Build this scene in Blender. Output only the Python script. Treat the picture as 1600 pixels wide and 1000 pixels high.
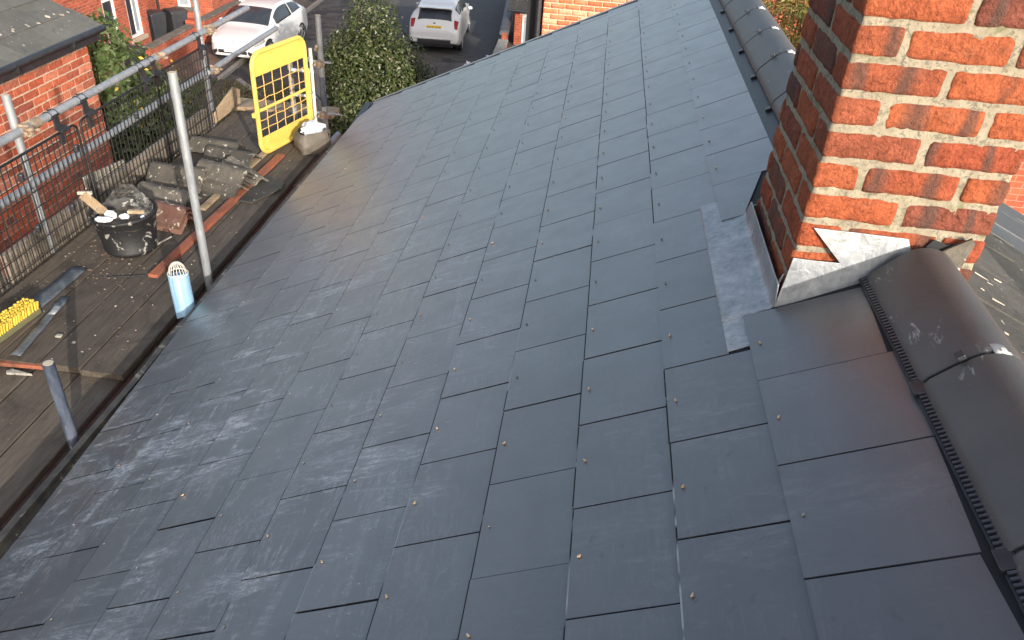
import bpy, bmesh, math, random
from mathutils import Vector, Matrix, noise
R = math.radians
random.seed(7)
S = bpy.context.scene
COL = S.collection
for _o in list(bpy.data.objects): bpy.data.objects.remove(_o)

# ------------------------------------------------------------------ camera, sky, sun, exposure
cd = bpy.data.cameras.new('camera'); cam = bpy.data.objects.new('camera', cd); COL.objects.link(cam)
cd.sensor_width = 36; cd.lens = 1231.455/1600*36; cd.clip_start = .05; cd.clip_end = 600
cam.matrix_world = Matrix(((0.9911, -0.1160, 0.0646, 1.8701), (0.1179, 0.5447, -0.8303, -1.3116),
                           (0.0612, 0.8306, 0.5535, 2.3882), (0, 0, 0, 1)))
S.camera = cam
SUN = Vector((.52, -.82, .287)).normalized()
w = bpy.data.worlds.new('World'); S.world = w; w.use_nodes = True
nt = w.node_tree; sky = nt.nodes.new('ShaderNodeTexSky'); sky.sky_type = 'NISHITA'; sky.sun_disc = False
sky.sun_elevation = math.asin(SUN.z); sky.sun_rotation = math.atan2(SUN.x, SUN.y)
sky.air_density = 1.0; sky.dust_density = 3.5; sky.ozone_density = 1.2
bg = nt.nodes['Background']; bg.inputs[1].default_value = .15
hs = nt.nodes.new('ShaderNodeHueSaturation'); hs.inputs['Saturation'].default_value = .74; hs.inputs['Value'].default_value = 1.12   # thin high haze
nt.links.new(sky.outputs[0], hs.inputs['Color']); nt.links.new(hs.outputs[0], bg.inputs[0])
sl = bpy.data.lights.new('sun', 'SUN'); sl.energy = 3.0; sl.angle = R(.5); sl.color = (1, .93, .82)
so = bpy.data.objects.new('sun', sl); COL.objects.link(so)
so.rotation_euler = SUN.to_track_quat('Z', 'Y').to_euler(); so.location = (5, -5, 8)
S.view_settings.view_transform = 'Standard'; S.view_settings.look = 'None'
S.view_settings.gamma = 1; S.view_settings.use_curve_mapping = False
S.view_settings.exposure = 1.0

# ------------------------------------------------------------------ materials
def new_mat(name):
    m = bpy.data.materials.new(name); m.use_nodes = True
    n = m.node_tree.nodes; b = n['Principled BSDF']
    return m, m.node_tree, b
def node(t, typ, **kw):
    n = t.nodes.new(typ)
    for k, v in kw.items():
        if k.startswith('i_'): n.inputs[k[2:].replace('_', ' ')].default_value = v
        else: setattr(n, k, v)
    return n
def ramp(t, src, stops, interp='LINEAR'):
    r = t.nodes.new('ShaderNodeValToRGB'); r.color_ramp.interpolation = interp
    e = r.color_ramp.elements
    while len(e) < len(stops): e.new(.5)
    for q, (p, c) in zip(e, stops):
        q.position = p; q.color = c if len(c) == 4 else (*c, 1)
    if src is not None: t.links.new(src, r.inputs[0])
    return r.outputs[0]
def g(v): return (v, v, v)
def pos(t, scale=(1, 1, 1), rot=(0, 0, 0), obj=False):
    s = t.nodes.new('ShaderNodeTexCoord').outputs['Object'] if obj else t.nodes.new('ShaderNodeNewGeometry').outputs['Position']
    m = t.nodes.new('ShaderNodeMapping'); m.inputs['Scale'].default_value = scale; m.inputs['Rotation'].default_value = rot
    t.links.new(s, m.inputs[0]); return m.outputs[0]
def nz(t, vec, scale, detail=4, rough=.55, dist=0):
    n = node(t, 'ShaderNodeTexNoise'); n.inputs['Scale'].default_value = scale; n.inputs['Detail'].default_value = detail
    n.inputs['Roughness'].default_value = rough; n.inputs['Distortion'].default_value = dist
    t.links.new(vec, n.inputs['Vector']); return n.outputs[0]
def mix(t, a, b, f, typ='MIX'):
    m = t.nodes.new('ShaderNodeMix'); m.data_type = 'RGBA'; m.blend_type = typ
    for s, i in ((f, 0), (a, 6), (b, 7)):
        if isinstance(s, (int, float)): m.inputs[i].default_value = s
        elif isinstance(s, tuple): m.inputs[i].default_value = (*s[:3], 1)
        else: t.links.new(s, m.inputs[i])
    return m.outputs[2]
def mth(t, op, a, b=0.0, c=0.0):
    m = t.nodes.new('ShaderNodeMath'); m.operation = op
    for i, s in enumerate((a, b, c)):
        if isinstance(s, (int, float)): m.inputs[i].default_value = s
        else: t.links.new(s, m.inputs[i])
    return m.outputs[0]
def bump(t, b, h, strength=.3, dist=.01):
    n = t.nodes.new('ShaderNodeBump'); n.inputs['Strength'].default_value = strength; n.inputs['Distance'].default_value = dist
    t.links.new(h, n.inputs['Height']); t.links.new(n.outputs[0], b.inputs['Normal'])
def rnd(t):
    a = t.nodes.new('ShaderNodeObjectInfo').outputs['Random']; b = t.nodes.new('ShaderNodeNewGeometry').outputs['Random Per Island']
    return mth(t, 'FRACT', mth(t, 'ADD', a, b))
def simple(name, c1, c2=None, rough=.6, sc=8, metal=0, bs=.2, bsc=60, stretch=(1, 1, 1), obj=False, spots=None, spotsc=30, per=0, bd=.004):
    m, t, b = new_mat(name); p = pos(t, stretch, obj=obj)
    c2 = c2 or tuple(x*.7 for x in c1)
    c = ramp(t, nz(t, p, sc, 6, .6), [(.32, c1), (.68, c2)])
    if per:
        c = mix(t, c, ramp(t, rnd(t), [(0, g(1-per)), (1, g(1+per))]), 1.0, 'MULTIPLY')
    if spots:
        c = mix(t, c, spots[0], ramp(t, nz(t, p, spotsc, 3, .6, .6), [(spots[1], g(0)), (spots[1]+.05, g(1))]))
    t.links.new(c, b.inputs['Base Color']); b.inputs['Roughness'].default_value = rough; b.inputs['Metallic'].default_value = metal
    if bs: bump(t, b, nz(t, pos(t, stretch, obj=obj), bsc, 4, .7), bs, bd)
    return m
TH = R(27); CT, ST = math.cos(TH), math.sin(TH)
def m_slate():
    m, t, b = new_mat('slate_new')
    p = pos(t); r = rnd(t)
    base = ramp(t, nz(t, p, 5, 5), [(.3, (.040, .043, .049)), (.7, (.056, .059, .066))])
    base = mix(t, base, ramp(t, r, [(0, g(.84)), (1, g(1.14))]), 1.0, 'MULTIPLY')
    # cement dust wiped and scratched over the lower courses: a mask by place, broken by streaky noises
    sep = node(t, 'ShaderNodeSeparateXYZ'); t.links.new(t.nodes.new('ShaderNodeNewGeometry').outputs['Position'], sep.inputs[0])
    x, y = sep.outputs[0], sep.outputs[1]
    lowx = ramp(t, mth(t, 'MULTIPLY', x, .4), [(.1, g(1)), (.45, g(.75)), (.72, g(.10))])
    neary = ramp(t, mth(t, 'MULTIPLY', mth(t, 'ADD', y, .5), .2), [(.1, g(.8)), (.3, g(1)), (.62, g(.3)), (1, g(.12))])
    where = mth(t, 'MULTIPLY', lowx, neary)
    s1 = nz(t, pos(t, (1.1, 5, 1), (0, 0, .3)), 1.7, 8, .72, .7)
    s2 = nz(t, pos(t, (5.5, .8, 1), (0, 0, -.12)), 2.0, 8, .72, .9)
    s3 = nz(t, p, 1.5, 2)
    d1 = ramp(t, s1, [(.51, g(0)), (.57, g(1))]); d2 = ramp(t, s2, [(.53, g(0)), (.58, g(1))])
    dd = mth(t, 'MULTIPLY', mth(t, 'MAXIMUM', d1, mth(t, 'MULTIPLY', d2, .7)), ramp(t, s3, [(.38, g(.05)), (.62, g(1))]))
    def lines(vec, sc_, wd, dist):
        return ramp(t, mth(t, 'ABSOLUTE', mth(t, 'SUBTRACT', nz(t, vec, sc_, 5, .65, dist), .5)), [(0, g(1)), (wd, g(0))])
    l1 = mth(t, 'MULTIPLY', lines(pos(t, (5, 1.1, 1), (0, 0, -.35)), 4.5, .014, .5), ramp(t, nz(t, p, 2.1, 3), [(.48, g(0)), (.6, g(1))]))
    l2 = mth(t, 'MULTIPLY', lines(pos(t, (1.3, 5, 1), (0, 0, .5)), 5.5, .012, .4), ramp(t, nz(t, pos(t, (1, 1, 2)), 3.1, 3), [(.5, g(0)), (.6, g(1))]))
    l3 = mth(t, 'MULTIPLY', lines(pos(t, (9, .8, 1), (0, 0, .12)), 2.2, .02, .3), ramp(t, nz(t, pos(t, (1, 2, 1)), 4.1, 4, .7), [(.5, g(0)), (.58, g(1))]))
    fl = mth(t, 'MULTIPLY', ramp(t, nz(t, p, 46, 3, .7, 1.2), [(.66, g(0)), (.72, g(1))]), ramp(t, nz(t, p, 2.4, 2), [(.45, g(0)), (.62, g(1))]))
    wisp = ramp(t, nz(t, pos(t, (2.2, 7, 1), (0, 0, .4)), 9, 8, .85, .6), [(.49, g(0)), (.60, g(1))])
    dd = mth(t, 'MULTIPLY', dd, mth(t, 'ADD', mth(t, 'MULTIPLY', wisp, .75), .14))
    ln = mth(t, 'MAXIMUM', mth(t, 'MAXIMUM', l1, mth(t, 'MULTIPLY', l2, .8)), l3)
    dust = mth(t, 'MULTIPLY', mth(t, 'ADD', mth(t, 'ADD', mth(t, 'MULTIPLY', dd, 1.0), mth(t, 'MULTIPLY', ln, .26)), mth(t, 'MULTIPLY', fl, .9)), mth(t, 'MULTIPLY', where, 2.0))
    sc_ = node(t, 'ShaderNodeTexVoronoi', feature='DISTANCE_TO_EDGE'); sc_.inputs['Scale'].default_value = 2.3
    wv = node(t, 'ShaderNodeVectorMath', operation='ADD'); n3 = node(t, 'ShaderNodeTexNoise'); n3.inputs['Scale'].default_value = 3
    t.links.new(p, n3.inputs['Vector']); t.links.new(p, wv.inputs[0]); t.links.new(n3.outputs[1], wv.inputs[1]); t.links.new(wv.outputs[0], sc_.inputs['Vector'])
    scr = mth(t, 'MULTIPLY', ramp(t, sc_.outputs[0], [(0, g(1)), (.006, g(0))]), ramp(t, nz(t, p, 4, 3), [(.56, g(0)), (.64, g(.22))]))
    c = mix(t, base, (.42, .43, .44), mth(t, 'ADD', dust, mth(t, 'MULTIPLY', scr, where)))
    dark = mth(t, 'MULTIPLY', ramp(t, nz(t, p, 34, 2, .5), [(.66, g(0)), (.70, g(.65))]), ramp(t, nz(t, p, 3, 2), [(.5, g(0)), (.6, g(1))]))
    c = mix(t, c, (.02, .024, .03), dark)
    wet = mth(t, 'MULTIPLY', ramp(t, nz(t, pos(t, (3, 8, 1), (0, 0, .4)), 2, 4, .6, 1.), [(.62, g(0)), (.7, g(.55))]), ramp(t, mth(t, 'MULTIPLY', x, .33), [(.3, g(0)), (.6, g(1))]))
    c = mix(t, c, (.03, .036, .044), wet)
    t.links.new(c, b.inputs['Base Color'])
    rr = ramp(t, nz(t, p, 9, 5, .65), [(.3, g(.36)), (.7, g(.47))])
    t.links.new(mth(t, 'ADD', rr, mth(t, 'MULTIPLY', dust, .3)), b.inputs['Roughness'])
    b.inputs['Specular IOR Level'].default_value = 1.0; b.inputs['Coat Weight'].default_value = .65; b.inputs['Coat Roughness'].default_value = .36; b.inputs['Coat IOR'].default_value = 1.6; b.inputs['Coat Tint'].default_value = (1, .99, .98, 1)
    bump(t, b, mth(t, 'ADD', nz(t, p, 260, 3, .6), mth(t, 'MULTIPLY', nz(t, p, 9, 3), 1.2)), .12, .002)
    return m
def m_brick(name, cols, bandf=.35, grain=150, strength=.7, dist=.004, dirt=(.12, .09, .07), objc=False):
    m, t, b = new_mat(name); p = pos(t, obj=False); r = rnd(t)
    n = len(cols)
    c = ramp(t, r, [(i/(n-1), q) for i, q in enumerate(cols)])
    c = mix(t, c, ramp(t, nz(t, p, 22, 5, .7), [(.25, g(.62)), (.75, g(1.3))]), 1.0, 'MULTIPLY')
    c = mix(t, c, ramp(t, nz(t, p, grain*.8, 4, .8, .6), [(.3, g(.42)), (.5, g(1)), (.7, g(1.3))]), .85, 'MULTIPLY')
    # kiss marks: dark slanting bands left by the kiln, on some of the bricks
    wn = node(t, 'ShaderNodeTexWave', bands_direction='X', wave_profile='SIN'); wn.inputs['Scale'].default_value = 2.4
    wn.inputs['Distortion'].default_value = 3.5; wn.inputs['Detail'].default_value = 3; wn.inputs['Detail Scale'].default_value = 3
    off = node(t, 'ShaderNodeVectorMath', operation='ADD'); cb = node(t, 'ShaderNodeCombineXYZ')
    t.links.new(mth(t, 'MULTIPLY', r, 17), cb.inputs[0]); t.links.new(pos(t, (1, 1, -.35)), off.inputs[0]); t.links.new(cb.outputs[0], off.inputs[1])
    t.links.new(off.outputs[0], wn.inputs['Vector'])
    band = mth(t, 'MULTIPLY', ramp(t, wn.outputs['Fac'], [(.66, g(0)), (1, g(.72))]), mth(t, 'GREATER_THAN', mth(t, 'FRACT', mth(t, 'MULTIPLY', r, 7.3)), 1-bandf))
    c = mix(t, c, (.1, .075, .065), band)
    c = mix(t, c, dirt, ramp(t, nz(t, p, 7, 4, .7, .5), [(.58, g(0)), (.75, g(.5))]))
    t.links.new(c, b.inputs['Base Color']); b.inputs['Roughness'].default_value = .9; b.inputs['Specular IOR Level'].default_value = .25
    bump(t, b, mth(t, 'ADD', nz(t, p, grain, 5, .75), mth(t, 'MULTIPLY', nz(t, p, 40, 3), .8)), strength, dist)
    return m
def m_brickwall(name, axis, c1, c2, mort, row=.084, wid=.235):
    m, t, b = new_mat(name); sep = node(t, 'ShaderNodeSeparateXYZ'); cb = node(t, 'ShaderNodeCombineXYZ')
    t.links.new(t.nodes.new('ShaderNodeNewGeometry').outputs['Position'], sep.inputs[0])
    t.links.new(sep.outputs[axis], cb.inputs[0]); t.links.new(sep.outputs[2], cb.inputs[1])
    bt = node(t, 'ShaderNodeTexBrick'); t.links.new(cb.outputs[0], bt.inputs['Vector'])
    for k, v in (('Scale', 1), ('Mortar Size', .006), ('Mortar Smooth', .1), ('Brick Width', wid), ('Row Height', row), ('Bias', 0)): bt.inputs[k].default_value = v
    bt.inputs['Color1'].default_value = (*c1, 1); bt.inputs['Color2'].default_value = (*c2, 1); bt.inputs['Mortar'].default_value = (*mort, 1)
    p = pos(t)
    c = mix(t, bt.outputs[0], ramp(t, nz(t, p, 9, 5, .7), [(.3, g(.65)), (.7, g(1.25))]), 1.0, 'MULTIPLY')
    c = mix(t, c, ramp(t, nz(t, p, .9, 3), [(.35, g(.8)), (.65, g(1.1))]), 1.0, 'MULTIPLY')
    t.links.new(c, b.inputs['Base Color']); b.inputs['Roughness'].default_value = .9
    bump(t, b, mth(t, 'SUBTRACT', nz(t, p, 60, 3), mth(t, 'MULTIPLY', bt.outputs[1], 2)), .5, .006)
    return m
M = {}
M['slate'] = m_slate()
M['slate_edge'] = simple('slate_edge_shade', (.008, .008, .009), (.012, .012, .013), rough=.95, sc=3.0, bs=0, spots=((.34, .35, .36), .54), spotsc=3.2)  # near-black paints the shade line along slate tails; spots are pale dust
M['underlay'] = simple('underlay', (.012, .013, .016), rough=.8, bs=0)  # near-black, so the open slate joints read as shaded gaps
M['membrane'] = simple('membrane', (.012, .016, .022), (.022, .027, .035), rough=.5, sc=30)
def m_ridge():
    m, t, b = new_mat('ridge_tile'); p = pos(t)
    c = ramp(t, nz(t, p, 7, 5), [(.3, (.066, .062, .062)), (.7, (.088, .082, .080))])
    dust = mth(t, 'MULTIPLY', ramp(t, nz(t, pos(t, (2.5, 1, 2.5)), 16, 5, .7, .6), [(.6, g(0)), (.68, g(.75))]), ramp(t, nz(t, p, 4.5, 2), [(.54, g(0)), (.66, g(1))]))
    c = mix(t, c, (.45, .45, .44), dust)
    t.links.new(c, b.inputs['Base Color']); b.inputs['Roughness'].default_value = .5; b.inputs['Specular IOR Level'].default_value = .5
    bump(t, b, nz(t, p, 180, 4, .6), .3, .003); return m
M['ridge'] = m_ridge()
M['blackplastic'] = simple('black_plastic', (.014, .015, .018), (.03, .032, .038), rough=.42, sc=20, bs=.1)
M['comb'] = simple('vent_strip_plastic', (.03, .035, .045), (.05, .055, .065), rough=.4, sc=40, bs=0)
def m_lead():
    m, t, b = new_mat('lead'); p = pos(t)
    a = nz(t, p, 9, 6, .6, .8); a2 = nz(t, pos(t, (1, 1, .3)), 45, 4, .7, .4)
    c = mix(t, ramp(t, a, [(.28, (.20, .212, .23)), (.5, (.32, .335, .355)), (.72, (.46, .475, .49))]), ramp(t, a2, [(.3, g(.75)), (.7, g(1.15))]), 1.0, 'MULTIPLY')
    t.links.new(c, b.inputs['Base Color']); b.inputs['Metallic'].default_value = .35
    t.links.new(ramp(t, a, [(.3, g(.38)), (.7, g(.6))]), b.inputs['Roughness'])
    bump(t, b, mth(t, 'ADD', nz(t, p, 24, 4, .6, .5), mth(t, 'MULTIPLY', a2, .3)), .55, .008); return m
M['lead'] = m_lead()
M['leadold'] = simple('old_lead', (.06, .068, .08), (.16, .175, .19), rough=.45, sc=18, metal=.3, bs=.4, bsc=40)
M['copper'] = simple('copper', (.55, .30, .12), (.75, .55, .35), rough=.35, metal=.8, sc=60, bs=0)
M['grey_rivet'] = simple('dull_rivet', (.08, .07, .06), (.35, .33, .3), rough=.5, metal=.4, sc=1.3, bs=0)
M['steelclip'] = simple('clip_plate', (.66, .65, .60), (.58, .57, .52), rough=.9, sc=60, metal=0)
M['brick'] = m_brick('chimney_brick', [(.47, .115, .05), (.36, .085, .045), (.52, .145, .062), (.48, .12, .05), (.25, .085, .06), (.50, .13, .055), (.40, .12, .065)], .42, grain=95, strength=1.0, dist=.02)
M['brick2'] = m_brick('house_brick', [(.36, .085, .045), (.46, .12, .06), (.26, .07, .045), (.52, .19, .12), (.40, .09, .045), (.20, .085, .065), (.48, .13, .065), (.34, .13, .09)], .1, grain=60, strength=.5)
M['brick3'] = m_brick('pale_gable_brick', [(.62, .17, .08), (.52, .12, .055), (.68, .33, .2), (.6, .15, .065), (.45, .12, .07)], 0, grain=40, strength=.4, dirt=(.6, .42, .28))
def m_mortar(name, c1, c2, moss=.0):
    m, t, b = new_mat(name); p = pos(t)
    c = ramp(t, nz(t, p, 30, 6, .7), [(.3, c1), (.7, c2)])
    c = mix(t, c, (.13, .12, .095), ramp(t, nz(t, p, 75, 4, .75, .4), [(.52, g(0)), (.62, g(.8))]))
    if moss: c = mix(t, c, (.15, .15, .07), ramp(t, nz(t, p, 11, 4, .7, .6), [(.55, g(0)), (.66, g(moss))]))
    t.links.new(c, b.inputs['Base Color']); b.inputs['Roughness'].default_value = .95
    bump(t, b, nz(t, p, 140, 5, .8), .9, .006); return m
M['mortar'] = m_mortar('chimney_mortar', (.25, .215, .155), (.39, .34, .255), .8)
M['mortar2'] = m_mortar('house_mortar', (.50, .37, .27), (.58, .46, .35))
M['wall_y'] = m_brickwall('brick_face_along', 1, (.42, .085, .04), (.30, .055, .03), (.34, .2, .14))
M['wall_x'] = m_brickwall('brick_face_across', 0, (.46, .10, .045), (.34, .07, .035), (.36, .22, .15))
def m_oldslate(name, c1, c2, per=.25, lich=.68):
    m, t, b = new_mat(name); p = pos(t)
    c = ramp(t, nz(t, pos(t, (1, 1, 1)), 6, 7, .7, .4), [(.3, c1), (.7, c2)])
    c = mix(t, c, ramp(t, rnd(t), [(0, g(1-per)), (1, g(1+per))]), 1.0, 'MULTIPLY')
    c = mix(t, c, (.5, .47, .38), ramp(t, nz(t, p, 24, 3, .6, .5), [(lich, g(0)), (lich+.04, g(.8))]))
    c = mix(t, c, (.03, .03, .025), ramp(t, nz(t, p, 9, 5, .7, 1.), [(.58, g(0)), (.7, g(.6))]))
    t.links.new(c, b.inputs['Base Color']); b.inputs['Roughness'].default_value = .75
    bump(t, b, nz(t, p, 50, 6, .7), .7, .008); return m
M['oldslate'] = m_oldslate('old_slate', (.035, .034, .031), (.085, .08, .068), .35)
M['oldtile'] = m_oldslate('old_ridge_tile', (.05, .045, .038), (.14, .12, .095), .45, .62)
M['nslate'] = m_oldslate('neighbour_slate', (.085, .083, .075), (.13, .125, .11), .12)
M['redtile'] = m_oldslate('old_red_tile', (.12, .05, .035), (.17, .10, .075), .35, .6)
def m_galv(name, c1=(.20, .215, .235), c2=(.36, .375, .395)):
    m, t, b = new_mat(name); p = pos(t, (1, 1, .35))
    c = ramp(t, nz(t, p, 26, 6, .7), [(.3, c1), (.7, c2)])
    c = mix(t, c, (.25, .2, .15), ramp(t, nz(t, p, 16, 4, .7, .4), [(.62, g(0)), (.72, g(.5))]))
    t.links.new(c, b.inputs['Base Color']); b.inputs['Metallic'].default_value = .35; b.inputs['Roughness'].default_value = .5
    bump(t, b, nz(t, p, 60, 4), .2, .003); return m
M['galv'] = m_galv('galvanised_tube')
M['coupler'] = simple('rusty_coupler', (.32, .27, .21), (.20, .12, .07), rough=.75, sc=40, metal=.2, bs=.6)
M['blackpole'] = simple('navy_painted_tube', (.02, .028, .05), (.10, .12, .16), rough=.5, sc=22, spots=((.3, .28, .24), .64), spotsc=25, stretch=(1, 1, .3))
M['poleend'] = simple('tube_cap', (.5, .43, .34), (.36, .3, .22), rough=.8, sc=40)
M['mesh'] = simple('guard_wire', (.004, .004, .005), (.010, .010, .011), rough=.6, sc=20, bs=0)
def m_board(name, c1, c2, axis_y=True):
    m, t, b = new_mat(name); st = (9, .9, 6) if axis_y else (.9, 9, 6)
    c = ramp(t, nz(t, pos(t, st), 6, 7, .7, .4), [(.3, c1), (.7, c2)])
    c = mix(t, c, ramp(t, rnd(t), [(0, g(.75)), (1, g(1.25))]), 1.0, 'MULTIPLY')
    p = pos(t)
    c = mix(t, c, (.03, .022, .016), ramp(t, nz(t, p, 3.2, 6, .7, .7), [(.5, g(0)), (.68, g(.75))]))
    c = mix(t, c, (.30, .25, .19), mth(t, 'MULTIPLY', ramp(t, nz(t, p, 60, 4, .7, .5), [(.64, g(0)), (.7, g(.7))]), ramp(t, nz(t, p, 2.6, 3), [(.48, g(0)), (.6, g(1))])))
    t.links.new(c, b.inputs['Base Color']); b.inputs['Roughness'].default_value = .8
    bump(t, b, nz(t, pos(t, st), 14, 6, .7), .5, .006); return m
M['board'] = m_board('scaffold_board', (.055, .043, .032), (.12, .095, .072))
M['toeboard'] = m_board('toe_board_timber', (.25, .21, .165), (.13, .105, .08))
M['palewood'] = m_board('pale_timber', (.46, .35, .22), (.30, .2, .12))
M['redwood'] = m_board('orange_stained_batten', (.36, .085, .035), (.15, .075, .05))
M['gutter'] = simple('gutter_lip', (.15, .13, .1), (.05, .045, .04), rough=.7, sc=9, spots=((.32, .28, .2), .6), spotsc=14)
M['yellow'] = simple('yellow_paint', (.70, .51, .11), (.62, .43, .085), rough=.5, sc=12, bs=.1, spots=((.25, .12, .03), .7), spotsc=45)
M['yellowrod'] = simple('yellow_rod_paint', (.66, .42, .10), (.5, .3, .12), rough=.6, sc=40, bs=0)
M['asphalt'] = simple('asphalt', (.055, .05, .047), (.12, .105, .09), rough=.85, sc=2.6, bs=.9, bsc=14, spots=((.04, .038, .038), .54), spotsc=.9, bd=.03)
M['shadedrive'] = simple('shaded_driveway', (.035, .035, .038), (.05, .05, .054), rough=.8, sc=3, bs=.5, bsc=20, bd=.01)  # asphalt darkened to paint the neighbouring house's shade round the crossover
M['soil'] = simple('garden_soil', (.10, .085, .06), (.05, .05, .03), rough=.95, sc=3, bs=1, bsc=10, bd=.05, spots=((.12, .13, .05), .55), spotsc=5)
M['lawn'] = simple('lawn', (.05, .085, .02), (.09, .12, .035), rough=.95, sc=4, bs=1, bsc=25, bd=.05)
M['paving'] = simple('brown_paving', (.16, .11, .085), (.10, .075, .06), rough=.9, sc=3, bs=.4, bsc=20, spots=((.25, .13, .08), .6), spotsc=6)
M['concrete'] = simple('concrete', (.36, .34, .3), (.25, .235, .2), rough=.9, sc=8, bs=.5, bsc=30, spots=((.09, .09, .08), .6), spotsc=12)
M['coping'] = simple('dark_coping', (.085, .08, .072), (.15, .14, .12), rough=.9, sc=6, bs=.5, bsc=30)
M['bluecoping'] = simple('blue_engineering_coping', (.05, .055, .065), (.075, .08, .09), rough=.6, sc=8, bs=.3)
M['white'] = simple('white_upvc', (.78, .78, .76), (.7, .7, .68), rough=.4, sc=4, bs=0)
M['carwhite'] = simple('white_car_paint', (.60, .61, .62), (.56, .57, .58), rough=.2, sc=2, bs=0)
M['glass'] = simple('dark_glass', (.025, .03, .038), (.04, .045, .055), rough=.08, sc=3, bs=0)
M['tyre'] = simple('tyre_rubber', (.018, .018, .02), (.025, .025, .026), rough=.8, sc=20)
M['rim'] = simple('alloy_rim', (.4, .41, .42), (.3, .3, .31), rough=.35, metal=.7, sc=9, bs=0)
M['trimblack'] = simple('black_trim', (.015, .015, .017), (.025, .025, .028), rough=.5, sc=9, bs=0)
M['redlens'] = simple('red_lens', (.30, .015, .012), (.2, .02, .015), rough=.2, sc=9, bs=0)
M['orangelens'] = simple('orange_lens', (.6, .13, .03), (.5, .1, .03), rough=.3, sc=9, bs=0)
M['headlens'] = simple('headlight_lens', (.22, .23, .24), (.4, .41, .42), rough=.15, sc=14, bs=0)
M['plateyellow'] = simple('yellow_plate', (.75, .52, .03), (.7, .5, .04), rough=.4, sc=5, bs=0)
M['platewhite'] = simple('white_plate', (.8, .8, .76), (.75, .75, .72), rough=.4, sc=5, bs=0)
M['ink'] = simple('plate_ink', (.02, .02, .02), rough=.6, bs=0)
M['bin'] = simple('bin_plastic', (.025, .027, .032), (.04, .043, .05), rough=.5, sc=4, bs=.1)
M['bucket'] = simple('bucket_rubber', (.006, .006, .007), (.011, .011, .012), rough=.62, sc=14, bs=.5, spots=((.24, .23, .21), .6), spotsc=16)
def m_film():
    m, t, b = new_mat('plastic_film'); p = pos(t)
    b.inputs['Base Color'].default_value = (.35, .34, .32, 1); b.inputs['Roughness'].default_value = .18
    t.links.new(ramp(t, nz(t, p, 30, 5, .7, 1.), [(.4, g(.03)), (.72, g(.45))]), b.inputs['Alpha'])
    bump(t, b, nz(t, p, 35, 4, .7, 1.), .8, .01); return m
M['film'] = m_film()
M['bag'] = simple('grey_sack', (.16, .135, .11), (.09, .075, .06), rough=.7, sc=9, bs=.8, bsc=20, bd=.01)
M['whitestuff'] = simple('white_plastic', (.75, .76, .78), (.6, .62, .66), rough=.5, sc=20, bs=.3)
M['bluepipe'] = simple('pale_blue_plastic', (.21, .36, .50), (.26, .41, .55), rough=.45, sc=8, bs=.1, spots=((.16, .14, .12), .68), spotsc=35)
M['wirewhite'] = simple('white_wire', (.62, .6, .54), (.5, .48, .42), rough=.5, bs=0)
M['bristle'] = simple('yellow_bristle', (.72, .50, .05), (.6, .40, .06), rough=.7, sc=60, bs=.2, per=.2)
M['greenbristle'] = simple('broom_stock', (.10, .12, .05), (.15, .12, .07), rough=.8, sc=30)
M['bark'] = simple('bark', (.09, .07, .05), (.15, .12, .09), rough=.9, sc=20, bs=.8)
M['rubble'] = simple('rubble', (.17, .12, .085), (.10, .08, .06), rough=.95, sc=60, per=.5)
M['chip'] = simple('pale_chips', (.5, .46, .38), (.35, .3, .24), rough=.9, sc=60, per=.3)
M['doorgrey'] = simple('grey_blue_panel', (.30, .34, .38), (.25, .28, .32), rough=.4, sc=4, bs=0)
M['stone'] = simple('sill_stone', (.42, .34, .25), (.33, .26, .19), rough=.85, sc=9, bs=.3)
def m_leaf(name, cols, rough=.45):
    m, t, b = new_mat(name)
    n = len(cols); c = ramp(t, t.nodes.new('ShaderNodeNewGeometry').outputs['Random Per Island'], [(i/(n-1), q) for i, q in enumerate(cols)])
    c = mix(t, c, ramp(t, nz(t, pos(t), 1.5, 3), [(.3, g(.7)), (.7, g(1.25))]), 1.0, 'MULTIPLY')
    t.links.new(c, b.inputs['Base Color']); b.inputs['Roughness'].default_value = rough
    b.inputs['Transmission Weight'].default_value = 0
    tr = node(t, 'ShaderNodeBsdfTranslucent'); t.links.new(c, tr.inputs[0]); ms = node(t, 'ShaderNodeMixShader'); ms.inputs[0].default_value = .25
    t.links.new(b.outputs[0], ms.inputs[1]); t.links.new(tr.outputs[0], ms.inputs[2]); t.links.new(ms.outputs[0], t.nodes['Material Output'].inputs[0])
    return m
M['leaf_bush'] = m_leaf('holly_leaf', [(.035, .055, .016), (.06, .085, .022), (.045, .068, .018), (.10, .12, .04), (.075, .095, .028), (.20, .19, .11), (.04, .06, .016), (.05, .07, .02)], .35)
M['leaf_shrub'] = m_leaf('shrub_leaf', [(.07, .11, .03), (.11, .15, .045), (.05, .08, .02), (.14, .16, .06)], .5)
M['leaf_weed'] = m_leaf('weed_leaf', [(.08, .10, .03), (.14, .15, .05), (.22, .18, .10), (.06, .08, .03), (.28, .2, .13)], .7)
M['leaf_yellow'] = m_leaf('yellow_leaf', [(.35, .32, .06), (.16, .19, .05), (.40, .30, .12), (.10, .12, .03), (.5, .42, .1)], .6)
M['petal'] = m_leaf('yellow_flower', [(.6, .42, .06), (.7, .5, .1)], .6)

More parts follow.
